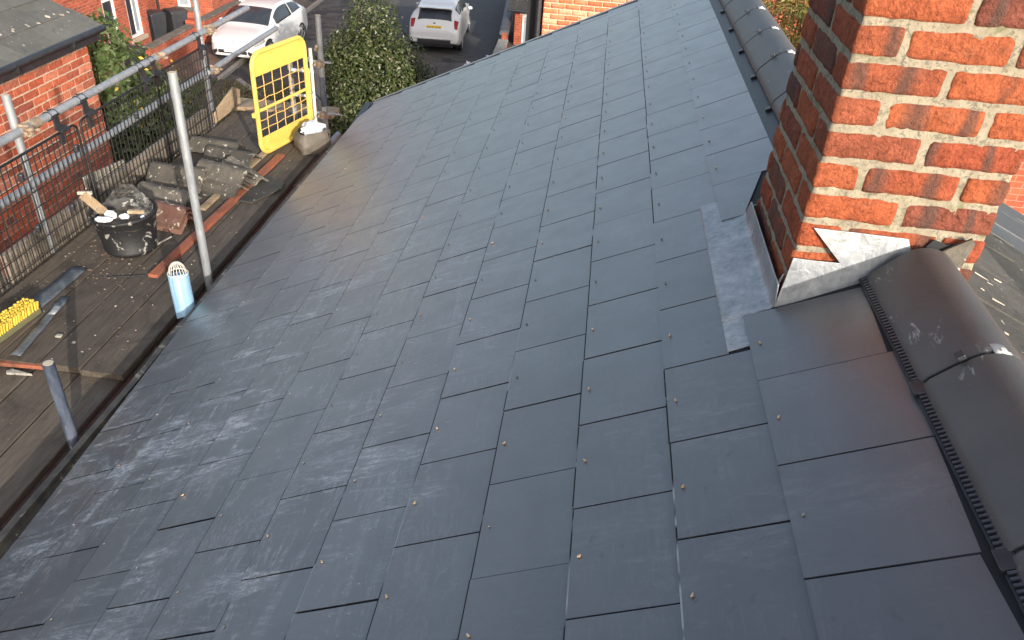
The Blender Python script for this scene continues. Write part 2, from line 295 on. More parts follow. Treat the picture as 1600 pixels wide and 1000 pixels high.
# ------------------------------------------------------------------ mesh helpers
class MB:
    def __init__(s): s.v = []; s.f = []; s.sm = []
    def add(s, vs, fs, smooth=False):
        n = len(s.v); s.v += [tuple(q) for q in vs]; s.f += [tuple(i+n for i in q) for q in fs]; s.sm += [smooth]*len(fs); return s
    def box(s, c, d, rot=None):
        c = Vector(c); hx, hy, hz = d[0]/2, d[1]/2, d[2]/2
        vs = [Vector((x*hx, y*hy, z*hz)) for z in (-1, 1) for y in (-1, 1) for x in (-1, 1)]
        if rot is not None: vs = [rot @ q for q in vs]
        return s.add([q+c for q in vs], [(0, 2, 3, 1), (4, 5, 7, 6), (0, 1, 5, 4), (2, 6, 7, 3), (0, 4, 6, 2), (1, 3, 7, 5)])
    def bb(s, x0, x1, y0, y1, z0, z1): return s.box(((x0+x1)/2, (y0+y1)/2, (z0+z1)/2), (abs(x1-x0), abs(y1-y0), abs(z1-z0)))
    def sweep(s, pts, r, n=10, closed=False, cap=True, flat=None):
        pts = [Vector(q) for q in pts]; N = len(pts); rings = []; up = None
        for i, q in enumerate(pts):
            if closed: d = (pts[(i+1) % N]-pts[i-1])
            else: d = pts[min(i+1, N-1)]-pts[max(i-1, 0)]
            d.normalize()
            if up is None:
                up = Vector((0, 0, 1)) if abs(d.z) < .9 else Vector((1, 0, 0))
            a = d.cross(up).normalized(); b2 = a.cross(d).normalized(); up = b2
            rr = r[i] if isinstance(r, (list, tuple)) else r
            rings.append([q+(a*math.cos(2*math.pi*k/n)+b2*math.sin(2*math.pi*k/n)*(flat or 1))*rr for k in range(n)])
        vs = [p for ring in rings for p in ring]; fs = []
        for i in range(N if closed else N-1):
            j = (i+1) % N
            for k in range(n): fs.append((i*n+k, i*n+(k+1) % n, j*n+(k+1) % n, j*n+k))
        s.add(vs, fs, True)
        if cap and not closed:
            s.add(rings[0], [tuple(range(n))[::-1]]); s.add(rings[-1], [tuple(range(n))])
        return s
    def tube(s, a, b, r, n=10, cap=True): return s.sweep([a, b], r, n, cap=cap)
    def prism(s, poly, off):
        poly = [Vector(q) for q in poly]; off = Vector(off); n = len(poly)
        vs = poly+[q+off for q in poly]
        return s.add(vs, [tuple(range(n))[::-1], tuple(range(n, 2*n))]+[(i, (i+1) % n, (i+1) % n+n, i+n) for i in range(n)])
    def mesh(s, name, mat=None):
        me = bpy.data.meshes.new(name); me.from_pydata(s.v, [], s.f)
        me.polygons.foreach_set('use_smooth', s.sm)
        if mat: me.materials.append(M[mat] if isinstance(mat, str) else mat)
        bm = bmesh.new(); bm.from_mesh(me); bmesh.ops.recalc_face_normals(bm, faces=bm.faces); bm.to_mesh(me); bm.free()
        me.update(); return me
    def build(s, name, mat, parent=None, bevel=0, loc=None, **tags):
        o = link(name, s.mesh(name, mat), parent, loc)
        if bevel:
            m = o.modifiers.new('b', 'BEVEL'); m.width = bevel; m.segments = 2; m.limit_method = 'ANGLE'
        for k, v in tags.items(): o[k] = v
        return o
def link(name, me, parent=None, loc=None):
    o = bpy.data.objects.new(name, me); COL.objects.link(o)
    if loc is not None: o.location = loc
    if parent: o.parent = parent
    return o
def thing(name, label, cat, loc=(0, 0, 0), group=None):
    o = bpy.data.objects.new(name, None); COL.objects.link(o); o.empty_display_size = .1
    o['label'] = label; o['category'] = cat
    if group: o['group'] = group
    return o
def tag(o, label, cat, group=None):
    o['label'] = label; o['category'] = cat
    if group: o['group'] = group
    return o
def rz(a): return Matrix.Rotation(a, 3, 'Z')
def rp(v, u, h=0): return Vector((v*CT-h*ST, u, v*ST+h*CT))      # v up the slope, u along the ridge, h proud of the roof
def clip(poly, a, b, c):                                          # keep a*x+b*y<=c
    out = []
    for i in range(len(poly)):
        p, q = poly[i-1], poly[i]; dp = a*p[0]+b*p[1]-c; dq = a*q[0]+b*q[1]-c
        if (dp <= 0) != (dq <= 0):
            k = dp/(dp-dq); out.append((p[0]+(q[0]-p[0])*k, p[1]+(q[1]-p[1])*k))
        if dq <= 0: out.append(q)
    return out
def area(p): return abs(sum(p[i-1][0]*p[i][1]-p[i][0]*p[i-1][1] for i in range(len(p))))/2 if len(p) > 2 else 0
def rough_box(sx, sy, sz, res=.022, rad=.008, amp=.002, seed=0):
    nx, ny, nz_ = max(2, round(sx/res)), max(2, round(sy/res)), max(2, round(sz/res))
    idx = {}; vs = []; fs = []
    def vid(i, j, k):
        if (i, j, k) not in idx:
            p = Vector((sx*(i/nx-.5), sy*(j/ny-.5), sz*(k/nz_-.5)))
            q = Vector((max(-sx/2+rad, min(sx/2-rad, p.x)), max(-sy/2+rad, min(sy/2-rad, p.y)), max(-sz/2+rad, min(sz/2-rad, p.z))))
            d = p-q
            if d.length > rad: p = q+d.normalized()*rad
            nn = noise.noise_vector(p*22+Vector((seed*3.7, seed, 0)))*amp*.8+noise.noise_vector(p*60+Vector((seed, 9, 2)))*amp*.6
            idx[(i, j, k)] = len(vs); vs.append(p+nn)
        return idx[(i, j, k)]
    for i in range(nx):
        for j in range(ny):
            for k in (0, nz_): fs.append((vid(i, j, k), vid(i+1, j, k), vid(i+1, j+1, k), vid(i, j+1, k)))
    for i in range(nx):
        for k in range(nz_):
            for j in (0, ny): fs.append((vid(i, j, k), vid(i+1, j, k), vid(i+1, j, k+1), vid(i, j, k+1)))
    for j in range(ny):
        for k in range(nz_):
            for i in (0, nx): fs.append((vid(i, j, k), vid(i, j+1, k), vid(i, j+1, k+1), vid(i, j, k+1)))
    m = MB(); m.add(vs, fs, True); return m
def grid(fn, nu, nv):
    vs = [fn(i/nu, j/nv) for j in range(nv+1) for i in range(nu+1)]
    fs = [(j*(nu+1)+i, j*(nu+1)+i+1, (j+1)*(nu+1)+i+1, (j+1)*(nu+1)+i) for j in range(nv) for i in range(nu)]
    return vs, fs

# ------------------------------------------------------------------ ground and big structure
GZ = -5.3
def structure(o): o['kind'] = 'structure'; return o
def flat(name, poly, z, mat, thick=.02):
    return structure(MB().prism([(x, y, z) for x, y in poly], (0, 0, -thick)).build(name, mat))
structure(MB().add([(-300, -300, GZ), (300, -300, GZ), (300, 300, GZ), (-300, 300, GZ)], [(0, 1, 2, 3)]).build('ground', 'asphalt'))
flat('driveway', [(-6.2, 26.9), (-1.7, 26.2), (-2.6, 45), (-7.4, 45)], GZ+.012, 'shadedrive')  # building shade is put into this sheet's colour
flat('driveway_apron', [(-4.9, 19.5), (-1.2, 19.5), (-1.6, 26.15), (-6.1, 26.85)], GZ+.008, 'asphalt')
flat('garden_bed', [(-8.6, 10), (-3.2, 8), (-3.0, 19), (-6.4, 21.5), (-9.2, 21.3)], GZ+.05, 'soil')
flat('lawn', [(-11, 9), (-8.7, 9), (-9.25, 21.2), (-10.9, 20.2)], GZ+.06, 'lawn')
flat('front_path', [(-13.5, 20.6), (-11.4, 20.6), (-11.4, 25), (-13.5, 25.0)], GZ+.02, 'paving')
flat('pavement', [(-11.15, 19), (-9.6, 19), (-9.95, 23.2), (-11.15, 24)], GZ+.04, 'paving')
MB().prism([(-9.3, 21.3, GZ), (-9.7, 29.2, GZ), (-9.9, 34, GZ), (-9.75, 34, GZ), (-9.55, 29.2, GZ), (-9.15, 21.3, GZ)], (0, 0, .1)).build('kerb', 'concrete', kind='structure')
MB().prism([(-8.66, 21.2, GZ), (-6.28, 18.74, GZ), (-6.2, 18.85, GZ), (-8.6, 21.35, GZ)], (0, 0, .12)).build('garden_kerb', 'concrete', kind='structure')
MB().prism([(-12.9, 23.7, GZ), (-8.72, 15.07, GZ), (-8.3, 15.2, GZ), (-12.4, 23.9, GZ)], (0, 0, .1)).build('path_edging', 'concrete', kind='structure')

# ------------------------------------------------------------------ the house we stand on
house = thing('terraced_house', 'house under the new dark slate roof, with brick chimney and dark ridge tiles', 'house')
XR, ZR = 2.787, 1.42
MB().prism([(.1, -2.6, GZ), (.1, -2.6, -.03), (XR, -2.6, 1.34), (2.9, -2.6, 1.30), (2.9, -2.6, GZ)], (0, 7.9, 0)).build('wall', 'wall_x', house)
MB().prism([(2.905, -2.6, GZ), (2.905, -2.6, 1.27), (5.6, -2.6, -.1), (5.6, -2.6, GZ)], (0, 4.4, 0)).build('rear_wall', 'wall_x', house)
roof = MB().prism([rp(-.03, -2.5, -.03), rp(-.03, 5.5, -.03), rp(3.12, 5.3, -.03), rp(3.12, -2.5, -.03)], rp(0, 0, .031)).build('roof', 'underlay', house)
TAIL = [-.04, .228, .482, .725, .969, 1.214, 1.457, 1.6996, 1.9425, 2.185, 2.426, 2.662, 2.985]
HT, TK = .0105, .0048
cache = {}
rng = random.Random(3)
n_sl = 0
RV = MB(); RVG = MB()
ROT = (0, -TH, 0)
for k in range(12):
    v0, v1 = TAIL[k], TAIL[k+1]
    par = 0 if (11-k) % 2 == 0 else .15
    ub = par-1.5
    while ub < 5.7:
        a, b = ub, ub+.3; ub += .3
        if k == 11 and .59 < a < 1.19: continue
        top = v1+(.045 if k < 11 else (0 if a < .6 else -.045))
        if k == 10 and .44 < a < 1.3: top = 2.603
        lo = v0
        gap = rng.choice([.0014, .0019, .0025, .0032])
        poly = [(lo, a+gap), (lo, b-gap), (top, b-gap), (top, a+gap)]
        if k == 0:   # the eaves line is not quite straight
            def ev(u): return -.03 if u < .4 else (-.03-.105*min(1, (u-.4)/1.6))
            poly[0] = (ev(a), a+gap); poly[1] = (ev(b), b-gap)
        cut = b > 5.15 or k == 0 or (k == 11) or (k == 10 and top < 2.61)
        if b > 5.15: poly = clip(poly, .13, 1, 5.615)
        if k == 11 and 1.19 < a < 1.3:
            # the slate trimmed on the slant beside the chimney
            poly = clip(poly, .244, -.083, 2.751*.244-1.236*.083)
        if area(poly) < .004: continue
        if not cut and (gap, False) in cache and abs(v1-v0-.2425) < .004:
            me = cache[(gap, False)]
        else:
            c0 = (v0, (a+b)/2)
            f = lambda p: (p[0]-c0[0], p[1]-c0[1])
            L = top-v0
            n = len(poly); vs = []
            for q in poly:
                dv, du = f(q); vs.append((dv, du, HT-dv*(HT-.0012)/.29))
            vs += [(x, y, z-(TK if x < .1 else min(TK, z+.001))) for x, y, z in vs]
            mb = MB().add(vs, [tuple(range(n)), tuple(range(2*n-1, n-1, -1))]+[(i, (i+1) % n, (i+1) % n+n, i+n) for i in range(n)])
            if not cut:
                e = .0042; z = [q[2] for q in vs[:4]]
                L_ = L; gy = .15-gap
                vs = [(e, -gy, HT-.0002), (e, gy, HT-.0002), (L_, gy, z[2]), (L_, -gy, z[2]), (0, -gy, HT-.0016), (0, gy, HT-.0016), (0, -gy, HT-TK), (0, gy, HT-TK), (L_, gy, z[2]-.001), (L_, -gy, z[2]-.001)]
                fs = [(0, 1, 2, 3), (4, 5, 1, 0), (6, 7, 5, 4), (5, 7, 8, 2, 1), (4, 0, 3, 9, 6), (3, 2, 8, 9), (6, 9, 8, 7)]
                me = MB().add(vs, fs).mesh('slate', 'slate'); me.materials.append(M['slate_edge'])
                for p_ in me.polygons:
                    if max(me.vertices[q].co.x for q in p_.vertices) < .01: p_.material_index = 1
                if abs(v1-v0-.2425) < .004: cache[(gap, False)] = me
            else: me = mb.mesh('slate', 'slate')
        o = link('slate', me, roof, rp(v0+rng.uniform(-.0015, .0015), (a+b)/2+rng.uniform(-.0008, .0008), rng.uniform(0, .001)))
        o.rotation_euler = (rng.uniform(-.003, .003), -TH+rng.uniform(-.0015, .0015), 0)
        n_sl += 1
        # copper rivet through the middle of the tail
        if b < 5.5 and not (k == 11 and 1.1 < a < 1.3) and k > 0:
            bright = rng.random() < (.62 if (a < 1.6 and k > 6) else (.2 if a < 3 else .05))
            q = rp(v0+.026, (a+b)/2+rng.uniform(-.006, .006), HT+.002)
            rot = Matrix.Rotation(-TH, 3, 'Y') @ rz(rng.uniform(-1.2, 1.2))
            t = RV if bright else RVG
            t.sweep([q-rot @ Vector((0, 0, .001)), q+rot @ Vector((0, 0, .0008))], .0032, 8)
            if bright: t.box(q+rot @ Vector((0, 0, .0022)), (.0035, .0095, .0025), rot)
            else: t.box(q+rot @ Vector((0, 0, .0016)), (.003, .007, .002), rot)
RV.build('copper_rivet', 'copper', roof, kind='stuff', label='small copper disc rivets holding the slate tails')
RVG.build('dull_rivet', 'grey_rivet', roof, kind='stuff', label='small dull rivets holding the slate tails')
# dry membrane showing between the last slates and the ridge tiles
MB().prism([rp(2.91, 1.2, .0005), rp(2.91, 5.28, .0005), rp(3.08, 5.24, .0005), rp(3.08, 1.2, .0005)], rp(0, 0, .004)).build('ridge_membrane', 'membrane', roof)
# vent strip with its comb, between the near slates and the ridge tiles
vs = MB(); vs.prism([rp(2.975, -2.4, .008), rp(2.975, .62, .008), rp(3.06, .62, .008), rp(3.06, -2.4, .008)], rp(0, 0, .006))
vs.build('ridge_vent_strip', 'blackplastic', roof)
cb = MB(); y = -1.3
rot = Matrix.Rotation(-TH, 3, 'Y')
while y < .6:
    cb.box(rp(2.992, y, .018), (.026, .0055, .008), rot); y += .0125
cb.build('vent_comb', 'comb', roof, kind='stuff')
for yy in (.135, -.335):
    MB().box(rp(2.988, yy, .016), (.034, .044, .014), rot).build('ridge_bracket', 'blackplastic', roof, bevel=.002)
for yy in (1.6, 2.07, 2.54, 3.01, 3.48, 3.95, 4.42):
    MB().box(rp(2.952, yy, .012), (.026, .028, .010), rot).build('ridge_bracket', 'blackplastic', roof, bevel=.002)
# ridge tiles
PROF = [(-.13, -.004), (-.129, .010), (-.121, .026), (-.085, .064), (-.056, .091), (-.038, .104), (-.02, .111), (0, .1135), (.02, .111), (.038, .104), (.056, .091), (.085, .064), (.121, .026), (.129, .010), (.13, -.004)]
def ridge_mesh(L, name='ridge_tile', mat='ridge', tk=.012):
    m = MB(); n = len(PROF)
    inn = [(x*(1-tk/.13), z-tk*(.2 if abs(x) > .125 else 1)) for x, z in PROF]
    rings = []
    for yy, s in ((0, .985), (.004, 1), (L-.004, 1), (L, .985)):
        rings.append([(x*s, yy, z*s) for x, z in PROF])
    for i in (0, 2):
        m.add(rings[i]+rings[i+1], [(j, j+1, n+j+1, n+j) for j in range(n-1)])
    m.add(rings[1]+rings[2], [(j, j+1, n+j+1, n+j) for j in range(n-1)], True)
    V2 = [(x, yy, z) for yy in (0, L) for x, z in inn]
    m.add(V2, [(j, n+j, n+j+1, j+1) for j in range(n-1)], True)
    for yy, src in ((0, rings[0]), (L, rings[3])):
        V3 = src+[(x, yy, z) for x, z in inn]
        m.add(V3, [(j, j+1, n+j+1, n+j) for j in range(n-1)])
    m.add([rings[0][0], rings[3][0], (inn[0][0], L, inn[0][1]), (inn[0][0], 0, inn[0][1])], [(0, 1, 2, 3)])
    m.add([rings[0][-1], rings[3][-1], (inn[-1][0], L, inn[-1][1]), (inn[-1][0], 0, inn[-1][1])], [(0, 1, 2, 3)])
    return m.mesh(name, mat)
rm = ridge_mesh(.461)
def union(y, dx, dz, clipx=0):
    m = MB(); n = len(PROF)
    V = [(x*.965, yy, z*.965-.003) for yy in (y-.012, y+.02) for x, z in PROF]
    m.add([(a+XR+dx, b, c+ZR-.052+dz) for a, b, c in V], [(j, j+1, n+j+1, n+j) for j in range(n-1)], True)
    m.build('ridge_union', 'blackplastic', roof)
    # metal plate on the crown, small dark clip on the flank
    pl = MB(); px = XR+dx+clipx
    vs_, fs_ = grid(lambda a, b: (px+(a-.5)*.037, y+.004+(b-.5)*.05, ZR-.052+dz+.1155-abs((a-.5)*.037+clipx)**2*9), 4, 2)
    pl.add(vs_, fs_, True); pl.tube((px, y+.004, ZR+.055+dz), (px, y+.004, ZR+.0665+dz), .0055, 8)
    o = pl.build('ridge_clip', 'steelclip', roof, label='pale metal clip plate screwed over the joint of two ridge tiles')
    so_ = o.modifiers.new('s', 'SOLIDIFY'); so_.thickness = .0015
    MB().box((XR+dx-.075, y+.003, ZR-.052+dz+.091), (.018, .022, .012), Matrix.Rotation(-R(42), 3, 'Y')).build('flank_clip', 'blackplastic', roof, bevel=.002)
for yy in (-1.268, -.798, -.328, .142):
    o = link('ridge_tile', rm, roof, (XR, yy+.004, ZR-.052+rng.uniform(-.001, .002)))
    o.rotation_euler = (rng.uniform(-.003, .003), 0, rng.uniform(-.002, .002))
    union(yy, 0, 0, .004)
for i in range(9):
    yy = 1.13+.47*i
    dx = -.022
    o = link('ridge_tile', rm, roof, (XR+dx, yy+.004, ZR-.052+rng.uniform(-.001, .001))); o.rotation_euler = (0, 0, rng.uniform(-.003, .003))
    if i: union(yy, dx, 0, .005)
# far verge trim, and a black strip standing in for the shaded gap
for k, (dz, wd, mt) in enumerate([(.012, .05, 'slate'), (-.004, .02, 'blackplastic')]):
    off = .055 if k == 0 else .012
    a0, a1 = rp(-.1, 5.63+off-.03, dz), rp(3.05, 5.22+off-.03, dz)
    MB().prism([a0, a1, a1+Vector((0, wd, 0)), a0+Vector((0, wd, 0))], rp(0, 0, -.03)).build('verge_trim' if k == 0 else 'verge_gap_shade', mt, roof, bevel=.003)
# right-hand slope: old slates near, newer dark slates beyond
rs_ = MB().prism([(XR-.05, -2.5, ZR-.03+.0255), (XR-.05, 5.3, ZR-.03+.0255), (2.90, 5.3, ZR-.03-.5095*(2.9-XR)), (2.90, 1.8, ZR-.03-.5095*(2.9-XR)), (3.45, 1.8, ZR-.03-.5095*(3.45-XR)), (3.45, 2.95, ZR-.03-.5095*(3.45-XR)), (6.4, 2.95, ZR-.03-.5095*(6.4-XR)), (6.4, -2.5, ZR-.03-.5095*(6.4-XR))], (0, 0, -.03)).build('rear_roof', 'underlay', house)
mesh_old = {}
for name, mat, w_, g_, y0, y1, x1 in (('old_slate', 'oldslate', .26, .2, -2.0, 1.80, 5.0), ('rear_slate', 'slate', .3, .2425, 1.82, 2.92, 5.2)):
    row = 0; d = 0.02
    while XR+d*CT < x1:
        y = y0-(w_/2 if row % 2 else 0)
        while y < y1:
            ya, yb = max(y, y0)+.0015, min(y+w_, y1)-.0015; y += w_
            if yb-ya < .05 or (name == 'rear_slate' and XR+d*CT < 3.4): continue
            mb = MB().add([(0, ya-(ya+yb)/2, .001), (0, yb-(ya+yb)/2, .001), (g_+.02, yb-(ya+yb)/2, .013), (g_+.02, ya-(ya+yb)/2, .013)]+
                          [(0, ya-(ya+yb)/2, -.003), (0, yb-(ya+yb)/2, -.003), (g_+.02, yb-(ya+yb)/2, .006), (g_+.02, ya-(ya+yb)/2, .006)],
                          [(0, 1, 2, 3), (7, 6, 5, 4), (0, 4, 5, 1), (1, 5, 6, 2), (2, 6, 7, 3), (3, 7, 4, 0)])
            key = (name, round(yb-ya, 3))
            if key not in mesh_old: mesh_old[key] = mb.mesh(name, mat)
            o = link(name, mesh_old[key], rs_, (XR+d*CT, (ya+yb)/2, ZR-.018-d*ST+rng.uniform(0, .004)))
            o.rotation_euler = (rng.uniform(-.01, .01) if name == 'old_slate' else 0, TH+(rng.uniform(-.012, .012) if name == 'old_slate' else 0), rng.uniform(-.01, .01) if name == 'old_slate' else 0)
        d += g_; row += 1
# mortar squeezed out beside the ridge and splashed on the old slates
mm = MB()
for i in range(26):
    yy = -.5+i*.042; ww = .034+.03*noise.noise(Vector((i*.7, 0, 0)))+.03*max(0, (yy-.2))
    mm.box((XR+.128+ww/2, yy, ZR-.062-.5095*.1-ww*.2), (ww+.02, .05, .018), Matrix.Rotation(TH+rng.uniform(-.1, .1), 3, 'Y') @ rz(rng.uniform(-.3, .3)))
for i in range(64):
    d = .15+abs(rng.gauss(0, .25)); yy = rng.uniform(-.2, 1.6)
    q = Vector((XR+d*CT, yy, ZR-.005-d*ST))
    mm.box(q, (rng.uniform(.01, .07), rng.uniform(.002, .008), .003), Matrix.Rotation(TH, 3, 'Y') @ rz(rng.uniform(-.3, .5)))
mm.build('mortar_splash', 'chip', rs_, bevel=.004, kind='stuff')

# chimney
CX0, CX1, CY0, CY1 = 2.46, 2.937, .64, 1.17
core = rough_box(CX1-CX0-.012, CY1-CY0-.012, 1.95, .011, .004, .0042, 5)
ch = core.build('chimney', 'mortar', house, loc=((CX0+CX1)/2, (CY0+CY1)/2, 2.0))
pool = {}
def brick_mesh(lx, ly, lz, i, mat='brick', res=.013, amp=.0042, rad=.010):
    key = (round(lx, 3), round(ly, 3), i, mat)
    if key not in pool: pool[key] = rough_box(lx, ly, lz, res, rad, amp, i*1.7+lx*10).mesh('brick', mat)
    return pool[key]
W_, H_, J_ = .231, .1085, .015
def lay(x0, x1, y0, y1, z0, z1, parent):
    d = rng.uniform(-.0018, .0018)
    me = brick_mesh(x1-x0, y1-y0, z1-z0, rng.randrange(5))
    o = link('brick', me, parent, Vector(((x0+x1)/2, (y0+y1)/2+d, (z0+z1)/2))-parent.location)
    o.rotation_euler = (rng.uniform(-.006, .006), rng.uniform(-.006, .006), rng.uniform(-.006, .006) + (math.pi if rng.random() < .0 else 0))
for k in range(-5, 15):
    z0 = 1.675+.084*k+.0075; z1 = z0+.069; ev = (k % 2 == 0)
    if ev:      # two stretchers on the front, their ends on the flanks
        lay(CX0, CX0+W_, CY0, CY0+H_, z0, z1, ch); lay(CX0+W_+J_, CX1, CY0, CY0+H_, z0, z1, ch)
        y = CY0+H_+J_
        for L in (W_, CY1-(CY0+H_+J_+W_+J_)):
            lay(CX0, CX0+H_, y, y+L, z0, z1, ch); lay(CX1-H_, CX1, y, y+L, z0, z1, ch); y += L+J_
        lay(CX0+H_+J_, CX1-H_-J_, CY1-H_, CY1, z0, z1, ch)
    else:       # header, stretcher, header
        lay(CX0, CX0+H_, CY0, CY0+W_, z0, z1, ch); lay(CX1-H_, CX1, CY0, CY0+W_, z0, z1, ch)
        lay(CX0+H_+J_, CX1-H_-J_, CY0, CY0+H_, z0, z1, ch)
        y = CY0+W_+J_
        for L in (W_, CY1-(CY0+2*W_+2*J_)):
            if L > .02: lay(CX0, CX0+H_, y, y+L, z0, z1, ch); lay(CX1-H_, CX1, y, y+L, z0, z1, ch); y += L+J_
        lay(CX0+H_+J_, CX1-H_-J_, CY1-H_, CY1, z0, z1, ch)
# leadwork
def lead_sheet(name, fn, nu, nv, tk=.003, mat='lead'):
    vs, fs = grid(fn, nu, nv); o = MB().add(vs, fs, True).build(name, mat, house)
    m = o.modifiers.new('s', 'SOLIDIFY'); m.thickness = tk; m.offset = 1; return o
def wob(x, y, a=.0018, s=16): return noise.noise(Vector((x*s, y*s, 3.1)))*a
lead_sheet('side_flashing', lambda a, b: (lambda u, s: (lambda v, h: rp(v, u, h))(
    *((2.600+s, .0045+wob(s, u)) if s < .14 else (lambda q, hh: (2.740+.008*min(1, q*4)+q*hh*ST*.8, .0045+q*hh*CT+wob(s, u)))((s-.14)/.095, .078*max(0, min(1, (1.215-u)/.07))))))(.605+a*(1.37-.605), b*.235), 60, 26)
MB().prism([rp(2.602, .462, .0035), rp(2.672, .462, .0035), rp(2.672, .62, .0035), rp(2.602, .62, .0035)], rp(0, 0, .003)).build('lead_tab', 'lead', house)
P = [(2.444, 1.249), (2.456, 1.34), (2.462, 1.402), (2.52, 1.401), (2.585, 1.402), (2.493, 1.492), (2.62, 1.491), (2.738, 1.489), (2.768, 1.43), (2.72, 1.385), (2.655, 1.346), (2.55, 1.295)]
ap = MB().prism([(x, CY0-.006-(1.49-z)*.09, z) for x, z in P], (0, -.0035, 0)).build('apron_flashing', 'lead', house, bevel=.001)
lead_sheet('corner_flashing', lambda a, b: (2.456-.008*math.sin(b*3)-.004*(1-a), CY0-.009+a*.05, 1.244+b*(.10-.05*a)+.004), 6, 8)
lead_sheet('back_gutter_lead', lambda a, b: rp(2.77+a*.21, 1.175+b*.06, .012+.10*max(0, .3-b)+wob(a, b, .003, 9)), 12, 10)
# small broken slate set against the brickwork above the ridge, and a flat black plate painting the shaded hollow
MB().prism([(2.80, .625, 1.452), (2.885, .622, 1.515), (2.90, .628, 1.50), (2.872, .60, 1.415)], (0, -.007, 0)).build('slate_offcut', 'oldtile', house)
MB().prism([(2.775, .634, 1.452), (2.80, .634, 1.495), (2.835, .634, 1.485), (2.872, .634, 1.49), (2.83, .634, 1.455)], (0, -.004, 0)).build('hollow_shade', 'underlay', house)
# gutter and fascia
gt = MB()
GP = [(-.015, -.075), (-.02, -.115), (-.045, -.15), (-.085, -.163), (-.125, -.15), (-.15, -.115), (-.152, -.092), (-.185, -.094), (-.187, -.104), (-.158, -.112), (-.13, -.16), (-.085, -.175), (-.04, -.16), (-.012, -.12), (-.008, -.075)]
vs = []; NY = 60
for i in range(NY+1):
    yy = -2.2+7.1*i/NY
    for j, (x, z) in enumerate(GP): vs.append((x+(wob(yy, 0, .01, 2.5) if 6 <= j <= 9 else 0), yy, z+wob(yy, j*.1, .004, 4)))
n = len(GP)
gt.add(vs, [(i*n+j, i*n+(j+1) % n, (i+1)*n+(j+1) % n, (i+1)*n+j) for i in range(NY) for j in range(n)])
gt.build('gutter', 'gutter', house)
MB().bb(-.008, .1, -2.4, 5.4, -.3, -.06).build('fascia', 'blackplastic', house)
dr = MB()
for i in range(160):
    yy = rng.uniform(-.5, 4.8); dr.box((rng.uniform(-.13, -.04), yy, -.155+rng.uniform(0, .012)), (rng.uniform(.01, .03), rng.uniform(.01, .05), .012), rz(rng.uniform(0, 3)))
dr.build('gutter_debris', 'soil', house, kind='stuff')
tr = MB()
dv = (Vector((-.11, 5.58, -.02))-Vector((-.11, 4.86, -.085)))
tr.prism([(-.145, 4.86, -.10), (-.085, 4.86, -.085), (-.085, 4.86, -.075), (-.15, 4.86, -.09)], dv).prism([(-.085, 4.86, -.09), (-.078, 4.86, -.12), (-.07, 4.86, -.12), (-.078, 4.86, -.078)], dv)
tr.build('eaves_trim', 'membrane', house, bevel=.002, label='loose grey eaves strip curling up at the far corner')

# ------------------------------------------------------------------ scaffold: tubes, rails, boards, toe board
sc = thing('scaffold', 'tube scaffold with worn timber boards and guard rails along the eaves', 'scaffold')
ZD = -.20
def std(x, y, z0, z1, mat='galv', name='standard', lean=(0, 0), cap='poleend'):
    o = MB().tube((x, y, z0), (x+lean[0], y+lean[1], z1), .0242, 20).build(name, mat, sc)
    o2 = MB().sweep([(x+lean[0], y+lean[1], z1-.001), (x+lean[0], y+lean[1], z1+.002)], .0205, 20).build('tube_mouth', cap, o)
    return o
def coupler(p, ax1, ax2=(0, 0, 1), mat='coupler', s=.86):
    p = Vector(p); m = MB(); a1 = Vector(ax1).normalized(); a2 = Vector(ax2).normalized(); o3 = a1.cross(a2)
    for ax, q in ((a1, p), (a2, p+o3*.052*s)):
        m.sweep([q-ax*.024, q+ax*.024], .031*s, 12)
        sd = ax.cross(o3)
        for k in (-1, 1):
            b0 = q+sd*.034*s*k
            m.tube(b0-o3*.03, b0+o3*.045, .0065, 6); m.sweep([b0+o3*.028, b0+o3*.042], .0115, 6); m.box(b0, (.018, .026, .02), rz(rng.uniform(0, 3)))
    return m.build('coupler', mat, sc)
XS = -1.45
std(XS, 2.80, GZ, .78); std(XS, 5.22, GZ, 1.6); std(-.305, 2.60, -.9, 1.075, lean=(0, .0)); std(-.445, 5.31, GZ, .77)
bp = std(-.25, 1.10, -.6, .285, 'blackpole', 'cut_tube', lean=(-.005, .01))
bp['label'] = 'short dark navy tube with a pale sawn end'
std(-.78, 5.46, GZ, -.1)
def rail(name, x, z, y0, y1, mat='galv', r=.0242): return MB().tube((x, y0, z), (x, y1, z), r, 20).build(name, mat, sc)
rail('guard_rail', -1.40, .58, -1.5, 2.95); rail('guard_rail', -1.395, .583, 2.9, 6.1)
rail('mid_rail', -1.42, .245, -1.5, 5.2); rail('mid_rail', -1.40, .25, 5.15, 6.75)
rail('ledger', -.40, -.32, -1.5, 5.5); rail('ledger', -1.36, -.32, -1.5, 5.9)
for y in (.6, 2.7, 5.0): MB().tube((-.1, y, -.285), (-1.6, y, -.285), .0242, 12).build('transom', 'galv', sc)
coupler((-1.40, 2.79, .58), (0, 1, 0)); coupler((-1.40, 5.22, .585), (0, 1, 0)); coupler((-1.41, 5.24, .25), (0, 1, 0))
MB().sweep([(-1.395, 2.86, .583), (-1.395, 2.93, .583)], .032, 14).build('coupler', 'coupler', sc)
MB().sweep([(-1.40, 4.36, .583), (-1.40, 4.40, .583)], .031, 14).box((-1.37, 4.41, .60), (.05, .02, .03), rz(.5)).box((-1.35, 4.42, .575), (.03, .03, .015), rz(1.1)).build('coupler', 'coupler', sc)
MB().sweep([(-1.40, 5.29, .583), (-1.40, 5.34, .583)], .032, 14).build('coupler', 'coupler', sc)
coupler((-.445, 5.31, .38), (1, 0, 0)); coupler((-.445, 5.31, -.07), (1, 0, 0))
MB().sweep([(-.48, 5.29, .49), (-.455, 5.26, .53)], .016, 8).build('coupler', 'coupler', sc)
